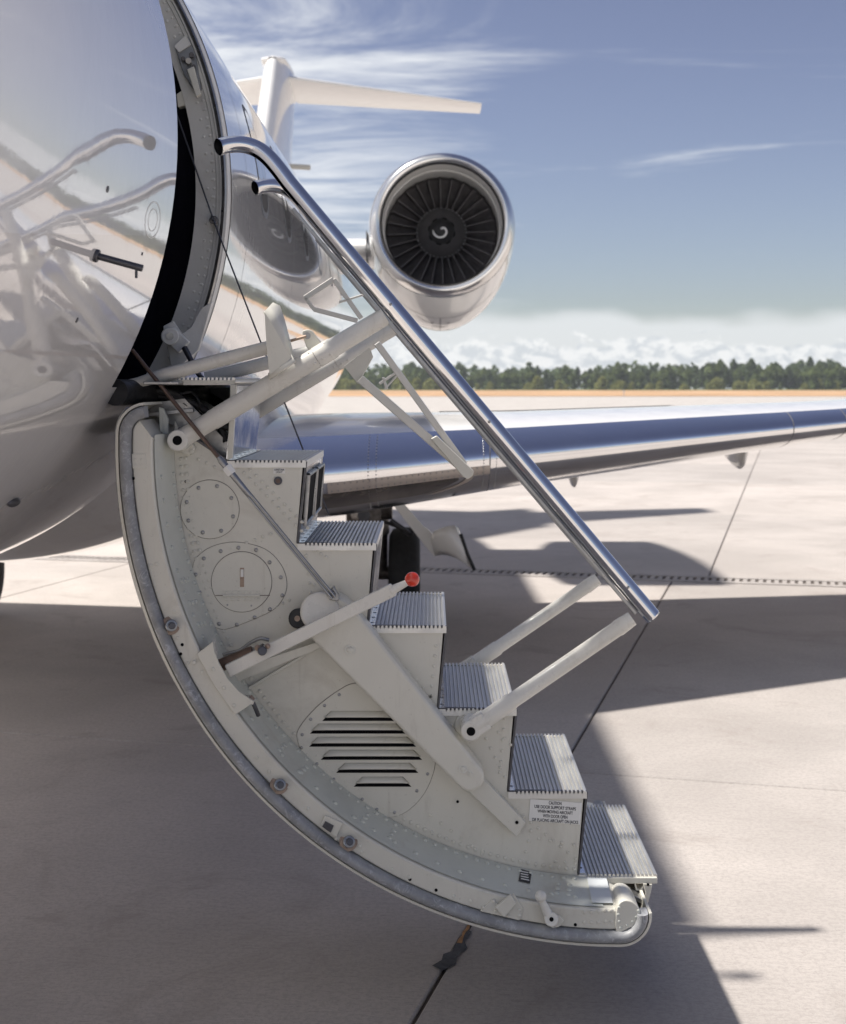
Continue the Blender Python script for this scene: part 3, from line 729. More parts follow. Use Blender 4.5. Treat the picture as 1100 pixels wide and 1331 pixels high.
for k in range(40):
    t = k/39; a = radians(110)-t*radians(300); r = .010+.072*t**.85; yy = FY-.245+.075*(r/.118)**1.6-.006
    pts.append(Vector((EX+r*cos(a), yy, EZ+r*sin(a)))); wds.append(.011*(.9 if t < .9 else (1-t)*9+.05))
MB().tube(pts, wds, 8).build('spiral_mark', M_WHITE, eng)
mb = MB()
for k in range(40):
    a = 2*pi*k/40; mb.rivet((EX+.228*cos(a), FY-.045, EZ+.228*sin(a)), (0, -1, 0), .006)
mb.build('spinner_bolts', M_STEELD, eng, kind='stuff')
# pylon
rows = []
for k in range(9):
    x = -1.15+(EX-.60+1.15)*k/8
    rows.append([Vector((x, EY+.75+(1.9*u*u), EZ-.13+(.15 if u > 0 else -.15)*(abs(u)*1.6*(1-u*u)+.18*abs(u))*1.2)) for u in [(-1+2*j/28) for j in range(29)]])
MB().grid(rows).build('pylon', M_WHITE, eng, smooth=60)
MB().box((EX-.70, EY+.74, EZ-.26), (EX-.694, EY+2.2, EZ+.02)).build('pylon_seam', M_SEAM, eng)

# ---------------------------------------------------------------- tail
tail = empty('tail', (FX, 17.5, FZ+1), jet)
def slab_foil(root_le, root_c, tip_le, tip_c, tr, tt, vertical, nseg=8):
    rows = []
    for k in range(nseg+1):
        t = k/nseg; le = root_le.lerp(tip_le, t); ch = root_c+(tip_c-root_c)*t; th = tr+(tt-tr)*t; row = []
        for j in range(41):
            u = -1+2*j/40; x = u*u; h = (1 if u > 0 else -1)*th*5*(.2969*abs(u)-.126*x-.3516*x*x+.2843*x**3-.1036*x**4)
            row.append(le+Vector((h if vertical else 0, ch*x, 0 if vertical else h)))
        rows.append(row)
    return MB().grid(rows)
ZT = ZC+3.92
slab_foil(Vector((FX, 14.6, FZ+.7)), 4.0, Vector((FX, 17.15, ZT+.18)), 2.6, .42, .34, True).build('fin', M_WHITE, tail, smooth=60)
MB().grid([[Vector((FX+.17*e*cos(a), y, ZT+.15+.05*e*sin(a))) for a in [2*pi*k/24 for k in range(24)]] for y, e in ((17.12,.3),(17.2,.9),(17.6,1.05),(18.6,1),(19.6,.5),(19.9,.05))], close_u=True).build('fin_cap', M_WHITE, tail, smooth=60)
slab_foil(Vector((FX, 15.0, FZ+1.0)), .30, Vector((FX, 17.155, ZT+.15)), .22, .20, .18, True)
for s in (1, -1):
    slab_foil(Vector((FX+s*.12, 17.5, ZT)), 1.65, Vector((FX+s*2.66, 19.15, ZT-.0)), .72, .12, .05, False).build('tailplane', M_WHITE, tail, smooth=60)
MB().ball((FX, 17.55, ZT-.02), .16, 20, 12, (1, 2.4, 1)).build('tail_bullet', M_WHITE, tail)
MB().cyl((FX+.1, 18.2, ZT-1.02), (FX+.36, 18.3, ZT-1.02), .035).build('tail_antenna', M_CREAM, tail)

# ------------------------------------------------------------------ AIRSTAIR DOOR
st = empty('airstair_door', (.0, (YR+YF)/2, .28), jet); st['label'] = 'open cream airstair door with ribbed metal treads'
DCX, DCZ, DR = .477, ZC-.153, 1.288
A0, A1 = radians(178.4), radians(270.6)
def door_path(d, n=72, top=True):
    rc = max(.08-d, .004); R = DR-d; rad = R-rc; sh = max(0, d-.076)/R; a0, a1 = A0+sh, A1-sh; out = []
    c0 = (DCX+rad*cos(a0), DCZ+rad*sin(a0)); c1 = (DCX+rad*cos(a1), DCZ+rad*sin(a1))
    for k in range(9): a = radians(95)+(a0-radians(95))*k/9; out.append((c0[0]+rc*cos(a), c0[1]+rc*sin(a)))
    for k in range(n+1): a = a0+(a1-a0)*k/n; out.append((DCX+R*cos(a), DCZ+R*sin(a)))
    for k in range(1, 11): a = a1+(radians(365)-a1)*k/10; out.append((c1[0]+rc*cos(a), c1[1]+rc*sin(a)))
    return out
def door_band(sec, k0=0, k1=None):
    ps = [door_path(d) for d, _ in sec]; n = len(ps[0]); k1 = n if k1 is None else k1; mb = MB()
    rows = [[Vector((ps[j][k][0], sec[j][1], ps[j][k][1])) for j in range(len(sec))] for k in range(k0, k1)]
    mb.grid(rows, close_u=True); m = len(sec); mb.f.append(tuple(range(m))); mb.f.append(tuple((len(rows)-1)*m+i for i in range(m-1, -1, -1)))
    return mb
door_band([(0, YR-.012), (.007, YR-.014), (.007, YF+.014), (0, YF+.012)]).build('outer_skin', M_CREAM, st, smooth=35)
for y0, s in ((YR, 1), (YF, -1)):
    door_band([(.009, y0-s*.004), (.011, y0-s*.018), (.018, y0-s*.026), (.030, y0-s*.026), (.037, y0-s*.018), (.039, y0+s*.0), (.039, y0+s*.03), (.009, y0+s*.03)]).build('door_seal', M_SEAL, st, smooth=60)
    door_band([(.041, y0), (.044, y0-s*.003), (.088, y0-s*.003), (.092, y0), (.117, y0+s*(YP-YR)), (.117, y0+s*(YP-YR+.02)), (.041, y0+s*(YP-YR+.02))], 3).build('door_rim', M_CREAM, st, smooth=25)
# second lip of the skin by the hinge
ps = door_path(-.010); k1 = 34; q = door_path(-.018)
mb = MB(); mb.grid([[Vector((ps[k][0]-.0, y, ps[k][1])) for y in (YR+.02, YF-.02)] for k in range(4, k1)]); mb.build('hinge_fairing', M_STEELD, st, smooth=60, solid=.004)
# inner tray (closes the door between the rims)
mb = MB(); ps = door_path(.060); mb.grid([[Vector((p[0], y, p[1])) for y in (YP+.01, YT-.01)] for p in ps[6:]]); mb.build('door_tray', M_GREEN, st, smooth=60)
# grey-green liner strip on the rim's inner wall
def wall_pt(a, t, lift=.0):            # point on the rim's inner wall (t 0 front .. 1 panel)
    r = DR-.092-.025*t-lift; return Vector((DCX+r*cos(a), YR+(YP-YR)*t, DCZ+r*sin(a)))
mb = MB(); mb.grid([[wall_pt(radians(178.6)+radians(90)*k/80, t, .0025) for t in (.05, .98)] for k in range(81)]); mb.build('rim_liner', M_GREEN, st, smooth=60)
# stair side panels
TX0, TW, TDX, TY0, TDY = 296.0, 102.0, 91.2, 599.0, 107.4
out = [(232, 556)]
for i in range(6):
    xl = TX0+TDX*i; yy = TY0+TDY*i
    if i == 5: out.append((xl, yy+1)); break
    out += [(xl, yy), (xl+TW, yy+1)]
pan = px(out, YP); RP = DR-.117
pan[-1] = (pan[-1][0], DCZ-sqrt(RP**2-(pan[-1][0]-DCX)**2)+.0)
arc = []
a_e = atan2(pan[-1][1]-DCZ, pan[-1][0]-DCX) % (2*pi); a_s = radians(177.0)
for k in range(61): a = a_e+(a_s-a_e)*k/60; arc.append((DCX+RP*cos(a), DCZ+RP*sin(a)))
pan += arc
MB().poly(pan, YP, YP+.010).build('side_panel', M_CREAM, st, bevel=.0015, seg=1)
MB().poly(pan, YT-.010, YT).build('side_panel', M_CREAM, st, bevel=.0015, seg=1)
# dark rubber edge along the step outline of the near panel
mb = MB()
for a, b in zip(out[:-1], out[1:]):
    pa, pb = P(*a, YP), P(*b, YP); mb.bar(pa+Vector((0, .004, 0)), pb+Vector((0, .004, 0)), .006, .012)
mb.build('panel_edge_trim', M_DARKM, st)
# treads
SCL = YP/F
tw = TW*SCL; NR = 17; prof = [(0, -.018), (0, 0)]
s0 = .020
pit = (tw-s0-.004)/NR; prof += [(s0, 0)]
for k in range(NR):
    x0 = s0+k*pit; prof += [(x0+pit*.08, -.0055), (x0+pit*.40, -.0055), (x0+pit*.54, .002), (x0+pit*.97, .002)]
prof += [(tw, 0), (tw, -.018)]
tm = MB().poly([(x, z) for x, z in prof], -.006, YT-YP+.006)
tread0 = None
for i in range(-1, 6):
    p = P(TX0+TDX*i, TY0+TDY*i, YP)
    if tread0 is None:
        me = bpy.data.meshes.new('tread'); me.from_pydata(tm.v, [], tm.f)
        bm = bmesh.new(); bm.from_mesh(me); bmesh.ops.recalc_face_normals(bm, faces=bm.faces); bm.to_mesh(me); bm.free(); me.materials.append(M_TREAD)
        tread0 = me
    o = bpy.data.objects.new('tread', tread0); link(o, p, st)
    # flat holed strip at the back of the tread, kicker behind it
    MB().box(p+Vector((.001, 0, .001)), p+Vector((.018, YT-YP, .003))).build('tread_back_strip', M_MIRROR, st)
    mb = MB()
    for k in range(7): mb.cyl(p+Vector((.010, .04+.085*k, .0028)), p+Vector((.010, .04+.085*k, .0036)), .005, 10)
    mb.build('tread_strip_holes', M_DARKM, st, kind='stuff')
    # riser to the next tread
    if i < 5:
        a = P(TX0+TDX*i+TW-1.5, TY0+TDY*i+8, YP); b = P(TX0+TDX*(i+1)+1, TY0+TDY*(i+1)-1, YP); W = YT-YP
        MB().add([a, b, b+Vector((0, W, 0)), a+Vector((0, W, 0)), a-Vector((.006,0,0)), b-Vector((.006,0,0)), b+Vector((-.006, W, 0)), a+Vector((-.006, W, 0))], [(0,1,2,3),(7,6,5,4),(0,4,5,1),(1,5,6,2),(2,6,7,3),(3,7,4,0)]).build('riser', M_MIRROR, st)
    # nosing screw
    if i >= 0:
        e = P(TX0+TDX*i+TW-3, TY0+TDY*i+6, YP); MB().cyl(e-Vector((0, .004, 0)), e+Vector((0, .01, 0)), .0055, 12).build('nosing_plug', M_HOLE, st)
# riser frame with dark slots below the first tread
for k, (f0, f1) in enumerate(((.08, .48), (.54, .94))):
    a = P(TX0+TW-2, TY0+20, YP); b = P(TX0+TDX+4, TY0+TDY-22, YP); W = YT-YP
    q0, q1 = a+Vector((.006, W*f0, 0)), a+Vector((.006, W*f1, 0)); r0, r1 = b+Vector((.006, W*f0, 0)), b+Vector((.006, W*f1, 0))
    MB().add([q0, q1, r1, r0], [(0,1,2,3)]).build('riser_slot', M_HOLE, st)
    MB().tube([q0, q1, r1, r0, q0], .006, 8, cap=False).build('riser_slot_frame', M_STEELD, st)
# bottom tread: cream front bar, boot, bracket
p6 = lambda x, y, d=0: P(x, y, YP+d)
MB().box(P(753, 1147, YP)+Vector((0, -.012, 0)), P(854, 1138.5, YP)+Vector((0, .012, 0))).build('tread_front_bar', M_CREAM, st, bevel=.003)
rows = []
for k in range(25):
    t = k/24; x = 766+72*t; y = 1150+9*sin(pi*t*1.0)**1+5*sin(t*9)+(14*max(0, t-.65)/.35)
    rows.append([P(x, y, YP+.0), P(x, y-3, YP+.25), P(x, y-5, YP+.55)])
MB().grid(rows).build('tread_boot', M_BOOT, st, smooth=60, solid=.006)
MB().poly(px([(756,1146),(765,1146),(767,1153),(760,1153)], YP), YP-.02, YP+.03).build('tread_hinge_block', M_CREAM, st, bevel=.003)
MB().poly(px([(835,1146),(847,1147),(845,1158),(840,1176),(836,1170),(838,1158)], YP), YP-.015, YP+.02).build('tread_end_bracket', M_CREAM, st, bevel=.002)
MB().poly(px([(824,1147),(826,1147),(828,1154),(832,1154),(837,1147),(838.5,1147),(834,1156),(826,1156)], YP), YP-.01, YP+.03).build('tread_support', M_CREAM, st, bevel=.001)
MB().cyl(P(842.5, 1150, YP-.02), P(842.5, 1150, YP-.01), .004, 12).build('bracket_hole', M_HOLE, st)
MB().bar(P(808, 1155, YP-.03), P(835, 1168, YP-.03), .012, .06).build('tread_hinge_leaf', M_STEELD, st, bevel=.002)
# moulded end cap of the rim
MB().poly(smooth2(px([(801,1210),(801,1182),(808,1170),(820,1170),(829,1178),(833,1188),(828,1199),(816,1206)], YR), 4), YR-.008, YR+.12).build('rim_end_cap', M_CREAM, st, bevel=.018, seg=5)
mb = MB()
for x, y in ((805,1190),(806,1199),(808,1207),(816,1204),(823,1199),(828,1193),(831,1185),(806,1181)): mb.rivet(P(x-1, y-1, YR-.008), (0,-1,0), .0045)
mb.build('end_cap_rivets', M_GREEN, st, kind='stuff')
# raised box section over the bottom of the rim, with taped window
def walk(a_px, t, lift): 
    a = atan2(-(a_px[1]-580), a_px[0]-800) % (2*pi); return wall_pt(a, t, lift)
mb = MB(); rows = []
for k in range(13):
    a = radians(267.2)+radians(2.6)*k/12; rows.append([wall_pt(a, t, .006) for t in (.12, .90)])
mb.grid(rows).build('clear_tape', M_BLUEFILM, st, smooth=60)

# --- rails and their arms (near then far)
YN, YFAR = 3.670, 4.424
def rails(Y, ny):
    path = [(286,193),(297,189.5),(311,188),(325,190),(338,196),(350,206),(362,220),(376,238.5)]
    pts = smooth_path([P(x, y, Y) if Y == YN else P(x, y, YN)+Vector((0, Y-YN, 0)) for x, y in path], 5)
    endp = P(848, 801, YN)+Vector((0, Y-YN, 0))
    m5 = 18
    for k in range(m5): pts[k] = pts[k]+Vector((0, -.024*(1-k/m5)**1.7, 0))
    s = pts[-1]; pts += [s+(endp-s)*k/6 for k in range(1, 7)]
    r = 11.0/F*YN
    inner = MB(); m = MB(); seg = 28
    m.tube(pts, r, seg, cap=False)
    d0 = (pts[1]-pts[0]).normalized(); d1 = (pts[-1]-pts[-2]).normalized()
    m.tube([pts[0]+d0*.06, pts[0]+d0*.01, pts[0]], [r*.86, r*.86, r*.86], seg, cap=False)
    # annular rims at the ends
    u = d0.orthogonal().normalized()
    m.tube([pts[0], pts[0]-d0*.0005], [r, r*.86], seg, cap=False)
    m.tube([pts[-1], pts[-1]+d1*.004, pts[-1]+d1*.006], [r, r*.93, r*.4], seg, cap=True)
    m.build('handrail', M_CHROME, st, smooth=50, label=None)
    MB().tube([pts[0]+d0*.006, pts[0]+d0*.008], r*.86, 20).build('rail_end_shade_disc', M_HOLE, st)  # near-black disc, paints the shade inside the open tube end
    # flat channel under the rail
    off = Vector((-.010, 0, -.0085))*1.0
    a, b = pts[-5]+off*2.2, pts[-1]+off*2.2-d1*.035
    s2 = pts[len(path)*5-20]
    MB().bar(P(392, 262, YN)+Vector((0, Y-YN, 0))+off*2.3, b, .010, .020, up=(0, 1, 0)).build('rail_channel', M_STEELD, st, bevel=.002)
    mb = MB()
    for t in (.28, .55, .93):
        c_ = s+(endp-s)*t; mb.rivet(c_+Vector((0, -r, 0)), (0, -1, 0), .0045)
    mb.build('rail_screws', M_STEELD, st, kind='stuff')
    sh = Vector((0, Y-YN, 0))
    # lower post
    a, b = P(612, 948, YN)+sh, P(826, 801, YN)+sh; t = (b-a).normalized()
    MB().tube([a+t*.02, a+t*.13, a+t*.135, b-t*.06, b-t*.055, b-t*.01], [.0235,.0235,.0205,.0205,.0225,.0195], 24).build('rail_post', M_TUBE, st, smooth=50)
    MB().cyl(a+Vector((0, -.022, 0)), a+Vector((0, .074*ny, 0)), .027).bar(a, a+t*.05, .050, .042).build('post_clevis', M_TUBE, st, bevel=.005)
    MB().cyl(a+Vector((0, -.0235, 0)), a+Vector((0, -.018, 0)), .0115).build('clevis_bore', M_HOLE, st)
    fl = P(607, 942, YP)+Vector((0, 0 if ny > 0 else YT-YP, 0))
    MB().cyl(fl-Vector((0,.006*ny,0)), fl+Vector((0,.006*ny,0)), .034).build('pivot_flange', M_CREAM, st, bevel=.004)
    mb = MB()
    for k in range(6):
        an = k*pi/3; mb.rivet(fl+Vector((.042*cos(an), -.002*ny, .042*sin(an))), (0,-ny,0), .006)
    mb.build('pivot_bolts', M_CREAM, st, kind='stuff')
    # upper arm
    a, b = P(233, 572, YN)+sh, P(503, 410, YN)+sh; t = (b-a).normalized(); ln = (b-a).length
    MB().tube([a+t*.0, a+t*.10, a+t*.105, a+t*(ln*.66)], [.0255,.0255,.0275,.0275], 28).build('rail_arm', M_TUBE, st, smooth=50)
    MB().tube([a+t*(ln*.662), a+t*(ln*.74), a+t*(ln*.745), b-t*.005], [.0285,.0285,.026,.024], 28).build('rail_arm_sleeve', M_TUBE, st, smooth=50)
    mb = MB()
    for s_ in (.645, .685, .72):
        for an in (-.5, .9):
            nrm = Vector((-sin(an)*.5, -cos(an), sin(an)*.85)); mb.rivet(a+t*(ln*s_)+nrm*.0275, nrm, .005)
    mb.build('arm_rivets', M_TUBE, st, kind='stuff')
    MB().cyl(a+Vector((0, -.026, 0)), a+Vector((0, .074*ny, 0)), .028).build('arm_clevis', M_TUBE, st, bevel=.004)
    MB().cyl(a+Vector((0, -.0275, 0)), a+Vector((0, -.02, 0)), .0125).build('clevis_bore', M_HOLE, st)
rails(YN, 1); rails(YFAR, -1)
# small lug and bolt below the near arm pivot
MB().poly(px([(236,578),(250,572),(256,584),(248,592),(238,588)], YP), YP-.02, YP+.0).build('arm_lug', M_CREAM, st, bevel=.003)
MB().rivet(P(249, 587, YP-.02), (0,-1,0), .008).build('lug_bolt', M_CREAM, st)
# links from the fuselage to the arms
MB().tube([P(163, 500, 3.72), P(180, 497, 3.72), P(215, 487, 3.72), P(348, 452, 3.72)], [.012,.014,.0185,.0185], 20).build('link_rod', M_TUBE, st, smooth=50)
MB().tube([P(268, 492, 4.3), P(405, 457, 4.3)], .021, 20).build('link_rod', M_TUBE, st, smooth=50)
# bent stop paddle on the near arm
Ya = 3.60
fe = [P(344,405,3.60), P(354,421,3.60), P(366,442,3.60), P(379,464,3.60)]; be = [P(355,393,3.69), P(364,397,3.70), P(370,414,3.70), P(384,467,3.69)]
MB().grid([[p_, q_] for p_, q_ in zip(fe, be)]).build('stop_paddle_face', M_CREAM, st, smooth=40, solid=.005)
MB().poly(px([(344,405),(354,421),(366,442),(379,464),(366,479),(351,493),(347,455),(345,425)], 3.60), 3.600, 3.606).build('stop_paddle', M_CREAM, st, bevel=.001)
MB().add([P(351,494,3.596), P(385,471,3.596), P(380,462,3.612), P(350,487,3.612)], [(0,1,2,3)]).build('paddle_foot', M_CREAM, st, solid=.006)
# lug with eye bolt
Yl = 3.70
MB().poly(smooth2(px([(393,434),(396,429),(404,429),(410,436),(417,447),(402,456)], Yl), 3), Yl, Yl+.03).build('stay_lug', M_CREAM, st, bevel=.003)
MB().cyl(P(399.5, 436.5, Yl-.004), P(399.5, 436.5, Yl+.01), .009).build('lug_eye', M_STEELD, st)
MB().cyl(P(378, 443, Yl-.01), P(398, 437, Yl-.01), .004).build('lug_link', M_RUST, st)
# folding stay behind the rails
Ys_ = 4.10
MB().poly(px([(447,476),(481,452),(485,464),(478,477),(465,499)], Ys_), Ys_, Ys_+.02).build('stay_plate', M_CREAM, st, bevel=.002)
def bar(a, b, w, nm='stay_bar', m=M_TUBE, Y=Ys_, d=.028): MB().bar(P(*a, Y), P(*b, Y), w, d).build(nm, m, st, bevel=.003)
bar((468,492),(603,610), .026); bar((490,446),(604,604), .020); 
MB().poly(px([(560,570),(568,566),(616,612),(615,618),(608,623),(602,620)], Ys_-.03), Ys_-.035, Ys_-.02).build('stay_end', M_CREAM, st, bevel=.003)
bar((493,499),(514,485), .008); bar((498,490),(503,506), .008); bar((500,506),(516,488), .005)
# handhold loop above
lp = [(396,388),(432,362),(437,364),(470,413),(461,419),(409,403)]
def loopbar(a, b, w): MB().bar(P(*a, Ys_), P(*b, Ys_), w, .014).build('stay_loop_bar', M_TUBE, st, bevel=.002)
loopbar((396,388),(434,363), .016); loopbar((434,363),(470,414), .014); loopbar((408,402),(465,417), .014); loopbar((397,387),(409,403), .010); loopbar((441,393),(473,383), .006)

# --- lever with red knob
Yv = 3.600
MB().bar(P(296, 872, Yv), P(512, 766, Yv), .034, .018).build('lever', M_TUBE, st, bevel=.003)
MB().tube([P(508, 768, Yv), P(530, 757, Yv)], [.013, .008], 16).build('lever_neck', M_TUBE, st, smooth=50)
MB().ball(P(536, 753, Yv), 9.6/F*Yv, 28, 18).build('lever_knob', M_RED, st, smooth=80)
MB().cyl(P(284, 866, 3.625), P(330, 847, 3.625), .017).build('lever_damper', M_BRONZE, st, bevel=.004)
MB().cyl(P(330, 847, 3.625), P(343, 841, 3.615), .010).build('damper_rod', M_STEELD, st)
MB().cyl(P(341, 846, 3.56), P(341, 846, 3.61), .012).build('lever_pin', M_DARKM, st, bevel=.003)
MB().ball(P(335, 842, 3.58), .008).ball(P(348, 840, 3.58), .007).build('lever_pin_nuts', M_RUST, st)
MB().tube(smooth_path([P(282, 853, 3.70), P(310, 846, 3.70), P(325, 836, 3.70), P(338, 830, 3.70), P(350, 832, 3.70)], 5), .005, 10).build('lever_wire', M_STEELD, st)
MB().poly(px([(288,876),(420,832),(422,840),(300,890)], 3.70), 3.70, 3.705).build('lever_bracket', M_CREAM, st, bevel=.001)
MB().bar(P(318, 898, 3.735), P(418, 838, 3.735), .008, .012).build('panel_stiffener', M_CREAM, st, bevel=.002)
MB().cyl(P(388, 804, 3.66), P(392, 803, 3.74), .027).build('rubber_bumper', M_BLACK, st, bevel=.006, seg=3)
MB().cyl(P(386.5, 804, 3.655), P(386.5, 804, 3.665), .0075).build('bumper_bolt', M_RUST, st)
# support beam
def capsule(c1, r1, c2, r2, n=20):
    dx, dy = c2[0]-c1[0], c2[1]-c1[1]; a = atan2(dy, dx); D = sqrt(dx*dx+dy*dy); g_ = math.acos((r1-r2)/D); o = []
    for k in range(n+1): t = a+g_+(2*pi-2*g_)*k/n; o.append((c1[0]+r1*cos(t), c1[1]+r1*sin(t)))
    for k in range(n+1): t = a-g_+2*g_*k/n; o.append((c2[0]+r2*cos(t), c2[1]+r2*sin(t)))
    return o
Yb = 3.655
MB().poly(px(capsule((430, 808), 34, (611, 1011), 18.5), Yb), Yb, YP-.003).build('support_beam', M_CREAM, st, bevel=.010, seg=3)
MB().poly(px([(622,1003),(683,1066),(671,1085),(603,1020)], YP-.01), YP-.032, YP-.001).build('beam_foot', M_CREAM, st, bevel=.003)
MB().cyl(P(416, 795, 3.64), P(416, 795, 3.72), .052, 40).build('beam_pivot_drum', M_TUBE, st, bevel=.008, seg=3)
for x, y, r in ((455,845,.010),(602,1000,.008),(612,1006,.005)):
    MB().cyl(P(x, y, Yb-.003), P(x, y, Yb+.005), r*1.5).rivet(P(x, y, Yb-.003), (0,-1,0), r).build('beam_bolt', M_CREAM, st, bevel=.001)
MB().cyl(P(672, 1069, YP-.034), P(672, 1069, YP-.025), .0045).build('beam_foot_hole', M_HOLE, st)
MB().poly(px([(405,785),(432,762),(440,778),(414,800)], 3.66), 3.66, 3.70).build('beam_bracket', M_CREAM, st, bevel=.003)
MB().poly(px([(424,772),(434,762),(441,776),(440,782),(428,780)], 3.63), 3.63, 3.655).build('rod_end', M_STEELD, st, bevel=.003)
# tie rod with turnbuckle
Yt = 3.615
MB().tube([P(172, 455, 3.70), P(287, 598, Yt)], .0055, 12).build('tie_rod', M_BRONZE, st)
MB().tube([P(284, 594, Yt), P(288, 599, Yt), P(322, 641, Yt), P(325, 645, Yt)], [.006,.009,.008,.005], 14).build('turnbuckle', M_STEELD, st)
MB().cyl(P(294, 606, Yt), P(302, 616, Yt), .0145, 6).build('turnbuckle_nut', M_PLACARD, st, bevel=.002)
for d in (-2.2, 2.2): MB().tube([P(322+d*.8, 641-d*.6, Yt), P(434+d*.8, 777-d*.6, Yt)], .0036, 10).build('tie_cable', M_STEELD, st)
MB().tube([P(229, 146, 4.52), P(278, 287, 4.46), P(340, 447, 4.42), P(427, 668, 4.40)], .0026, 8).build('door_cable', M_DARKM, st)
MB().tube([P(240, 452, 4.40), P(258, 486, 4.36), P(291, 525, 4.30)], [.010, .008, .008], 12).build('hinge_rod', M_DARKM, st)

# --- panels on the near side
def outline(pts, Y, w, nm, m=M_SEAM):   # thin raised gap line around a cover
    n = len(pts); mb = MB()
    q = [Vector((a, Y, b)) for a, b in pts]
    mb.tube(q+[q[0]], w, 6, cap=False); return mb.build(nm, m, st)
M_GAP = mat('panel_gap_grime', (.22, .19, .165), .8, 0, 0, .2, 30, .05)
cv = px(circ(273, 662, 38), YP); MB().poly(cv, YP-.0035, YP+.001).build('access_cover', M_CREAM, st, bevel=.0008, seg=1); outline(cv, YP-.0005, .0014, 'cover_gap', M_GAP)
mb = MB()
for k in range(8): a = .3+k*pi/4; mb.rivet(P(273+31.5*cos(a), 662+31.5*sin(a), YP-.0035), (0,-1,0), .0062)
mb.build('cover_screws', M_STEELD, st, kind='stuff')
dbl = smooth2(px([(251,737),(262,719),(283,708),(311,705),(345,714),(366,735),(373,760),(366,781),(349,796),(300,816),(283,816),(269,806),(256,777)], YP), 5)
MB().poly(dbl, YP-.003, YP+.001).build('cover_doubler', M_CREAM, st, bevel=.0008, seg=1); outline(dbl, YP-.0002, .0013, 'cover_gap', M_GAP)
cv = px(circ(314.5, 756, 39), YP); MB().poly(cv, YP-.0065, YP+.001).build('access_door', M_CREAM, st, bevel=.0008, seg=1); outline(cv, YP-.0032, .0016, 'cover_gap', M_GAP)
mb = MB()
for x, y in ((265,726),(287,716.5),(310,712),(333,715),(350.5,731),(365,750.5),(367,774),(351,792),(331,802.5),(308,812),(285,811),(268,794),(259.5,770),(254.5,747),(296,786),(327,787)): mb.rivet(P(x, y, YP-.0035), (0,-1,0), .006)
mb.build('cover_screws', M_STEELD, st, kind='stuff')
MB().box(P(312, 763, YP-.0075), P(317.5, 738, YP-.0055)).build('door_latch', M_RUST, st, bevel=.0008)
MB().box(P(312.8, 750, YP-.010), P(316.8, 740, YP-.007)).build('latch_tongue', M_PLACARD, st, bevel=.0008)
MB().box(P(280, 774.5, YP-.0072), P(351, 773.3, YP-.006)).build('hinge_gap', M_GAP, st)
MB().cyl(P(290, 774, YP-.009), P(338, 774, YP-.009), .0045, 10).build('piano_hinge', M_CREAM, st)
MB().box(P(290, 781, YP-.0085), P(338, 768, YP-.0064)).build('hinge_leaf', M_CREAM, st, bevel=.0008)
mb = MB()
for k in range(6):
    mb.rivet(P(294+8*k, 770.5, YP-.0085), (0,-1,0), .004); mb.rivet(P(294+8*k, 779, YP-.0085), (0,-1,0), .004)
mb.build('hinge_rivets', M_CREAM, st, kind='stuff')
# louvred cover
lv = smooth2(px([(387,961),(390,945),(411,920),(438,899),(462,888),(495,894),(535,930),(560,965),(566,990),(556,1023),(538,1047),(517,1060),(496,1060),(468,1046),(434,1020),(399,987)], YP), 4)
MB().poly(lv, YP-.0035, YP+.001).build('louvre_cover', M_CREAM, st, bevel=.0008, seg=1); outline(lv, YP-.0004, .0014, 'cover_gap', M_GAP)
mb = MB()
for x, y in ((404,935),(422,917),(441,903),(393,955),(392,972),(412,993),(434,1013),(452,1032),(471,1039),(490,1052),(513,1056),(542,1028),(556,1006),(561,983)): mb.rivet(P(x, y, YP-.0035), (0,-1,0), .005)
mb.build('cover_screws', M_STEELD, st, kind='stuff')
for x0, x1, y in ((419,513,934.5),(403,527,951),(402,541,968),(417,549,985),(437,544,1002),(460,535,1020)):
    mb = MB(); mb.add([P(x0+5, y-2.5, YP-.004), P(x1-5, y-2.5, YP-.004), P(x1, y+2.6, YP-.004), P(x0, y+2.6, YP-.004)], [(0,1,2,3)]); mb.build('louvre_slot', M_HOLE, st)
    # pressed hood over the slot
    rows = []
    for j in range(7):
        t = j/6; yy = y-10.5+8.6*t; dd = .0036+.0125*sin(t*pi/2)
        rows.append([P(x0+9*(1-t)+2, yy, YP-.0036)]+[P(x0+6+8*(1-t)+(x1-x0-12-16*(1-t))*k/8, yy, YP-dd) for k in range(9)]+[P(x1-9*(1-t)-2, yy, YP-.0036)])
    MB().grid(rows).build('louvre_hood', M_CREAM, st, smooth=60, solid=.0015)
# rivet rows
mb = MB()
for r, a0, a1, st_ in ((RP-.018, 180, 266, .021), (RP-.032, 182, 200, .021)):
    a = radians(a0)
    while a < radians(a1): mb.rivet((DCX+r*cos(a), YP, DCZ+r*sin(a)), (0,-1,0), .0062, .0045); a += st_/r
def line(a, b, n):
    for k in range(n): mb.rivet(P(a[0]+(b[0]-a[0])*k/(n-1), a[1]+(b[1]-a[1])*k/(n-1), YP), (0,-1,0), .0052, .004)
line((258,597),(290,612),4); line((310,607),(392,690),12); line((318,603),(400,686),12); line((300,713),(352,694),6); line((316,808),(376,780),8)
line((398,722),(404,770),5); line((410,716),(424,724),3); line((392,590+120),(408,760),4); line((632,960),(656,1010),5); line((640,944),(664,968),4); line((656,934),(650,1004),6)
line((642,1030),(748,1116),12); line((700,1090),(746,1098),4); line((722,1120),(748,1122),3); line((560,1060),(640,1120),7); line((250,720),(252,705),2); line((690,1080),(680,1120),4)
line((567,840),(560,905),6); line((493,830),(560,905),8)
mb.build('panel_rivets', M_CREAM, st, kind='stuff')
mb = MB()
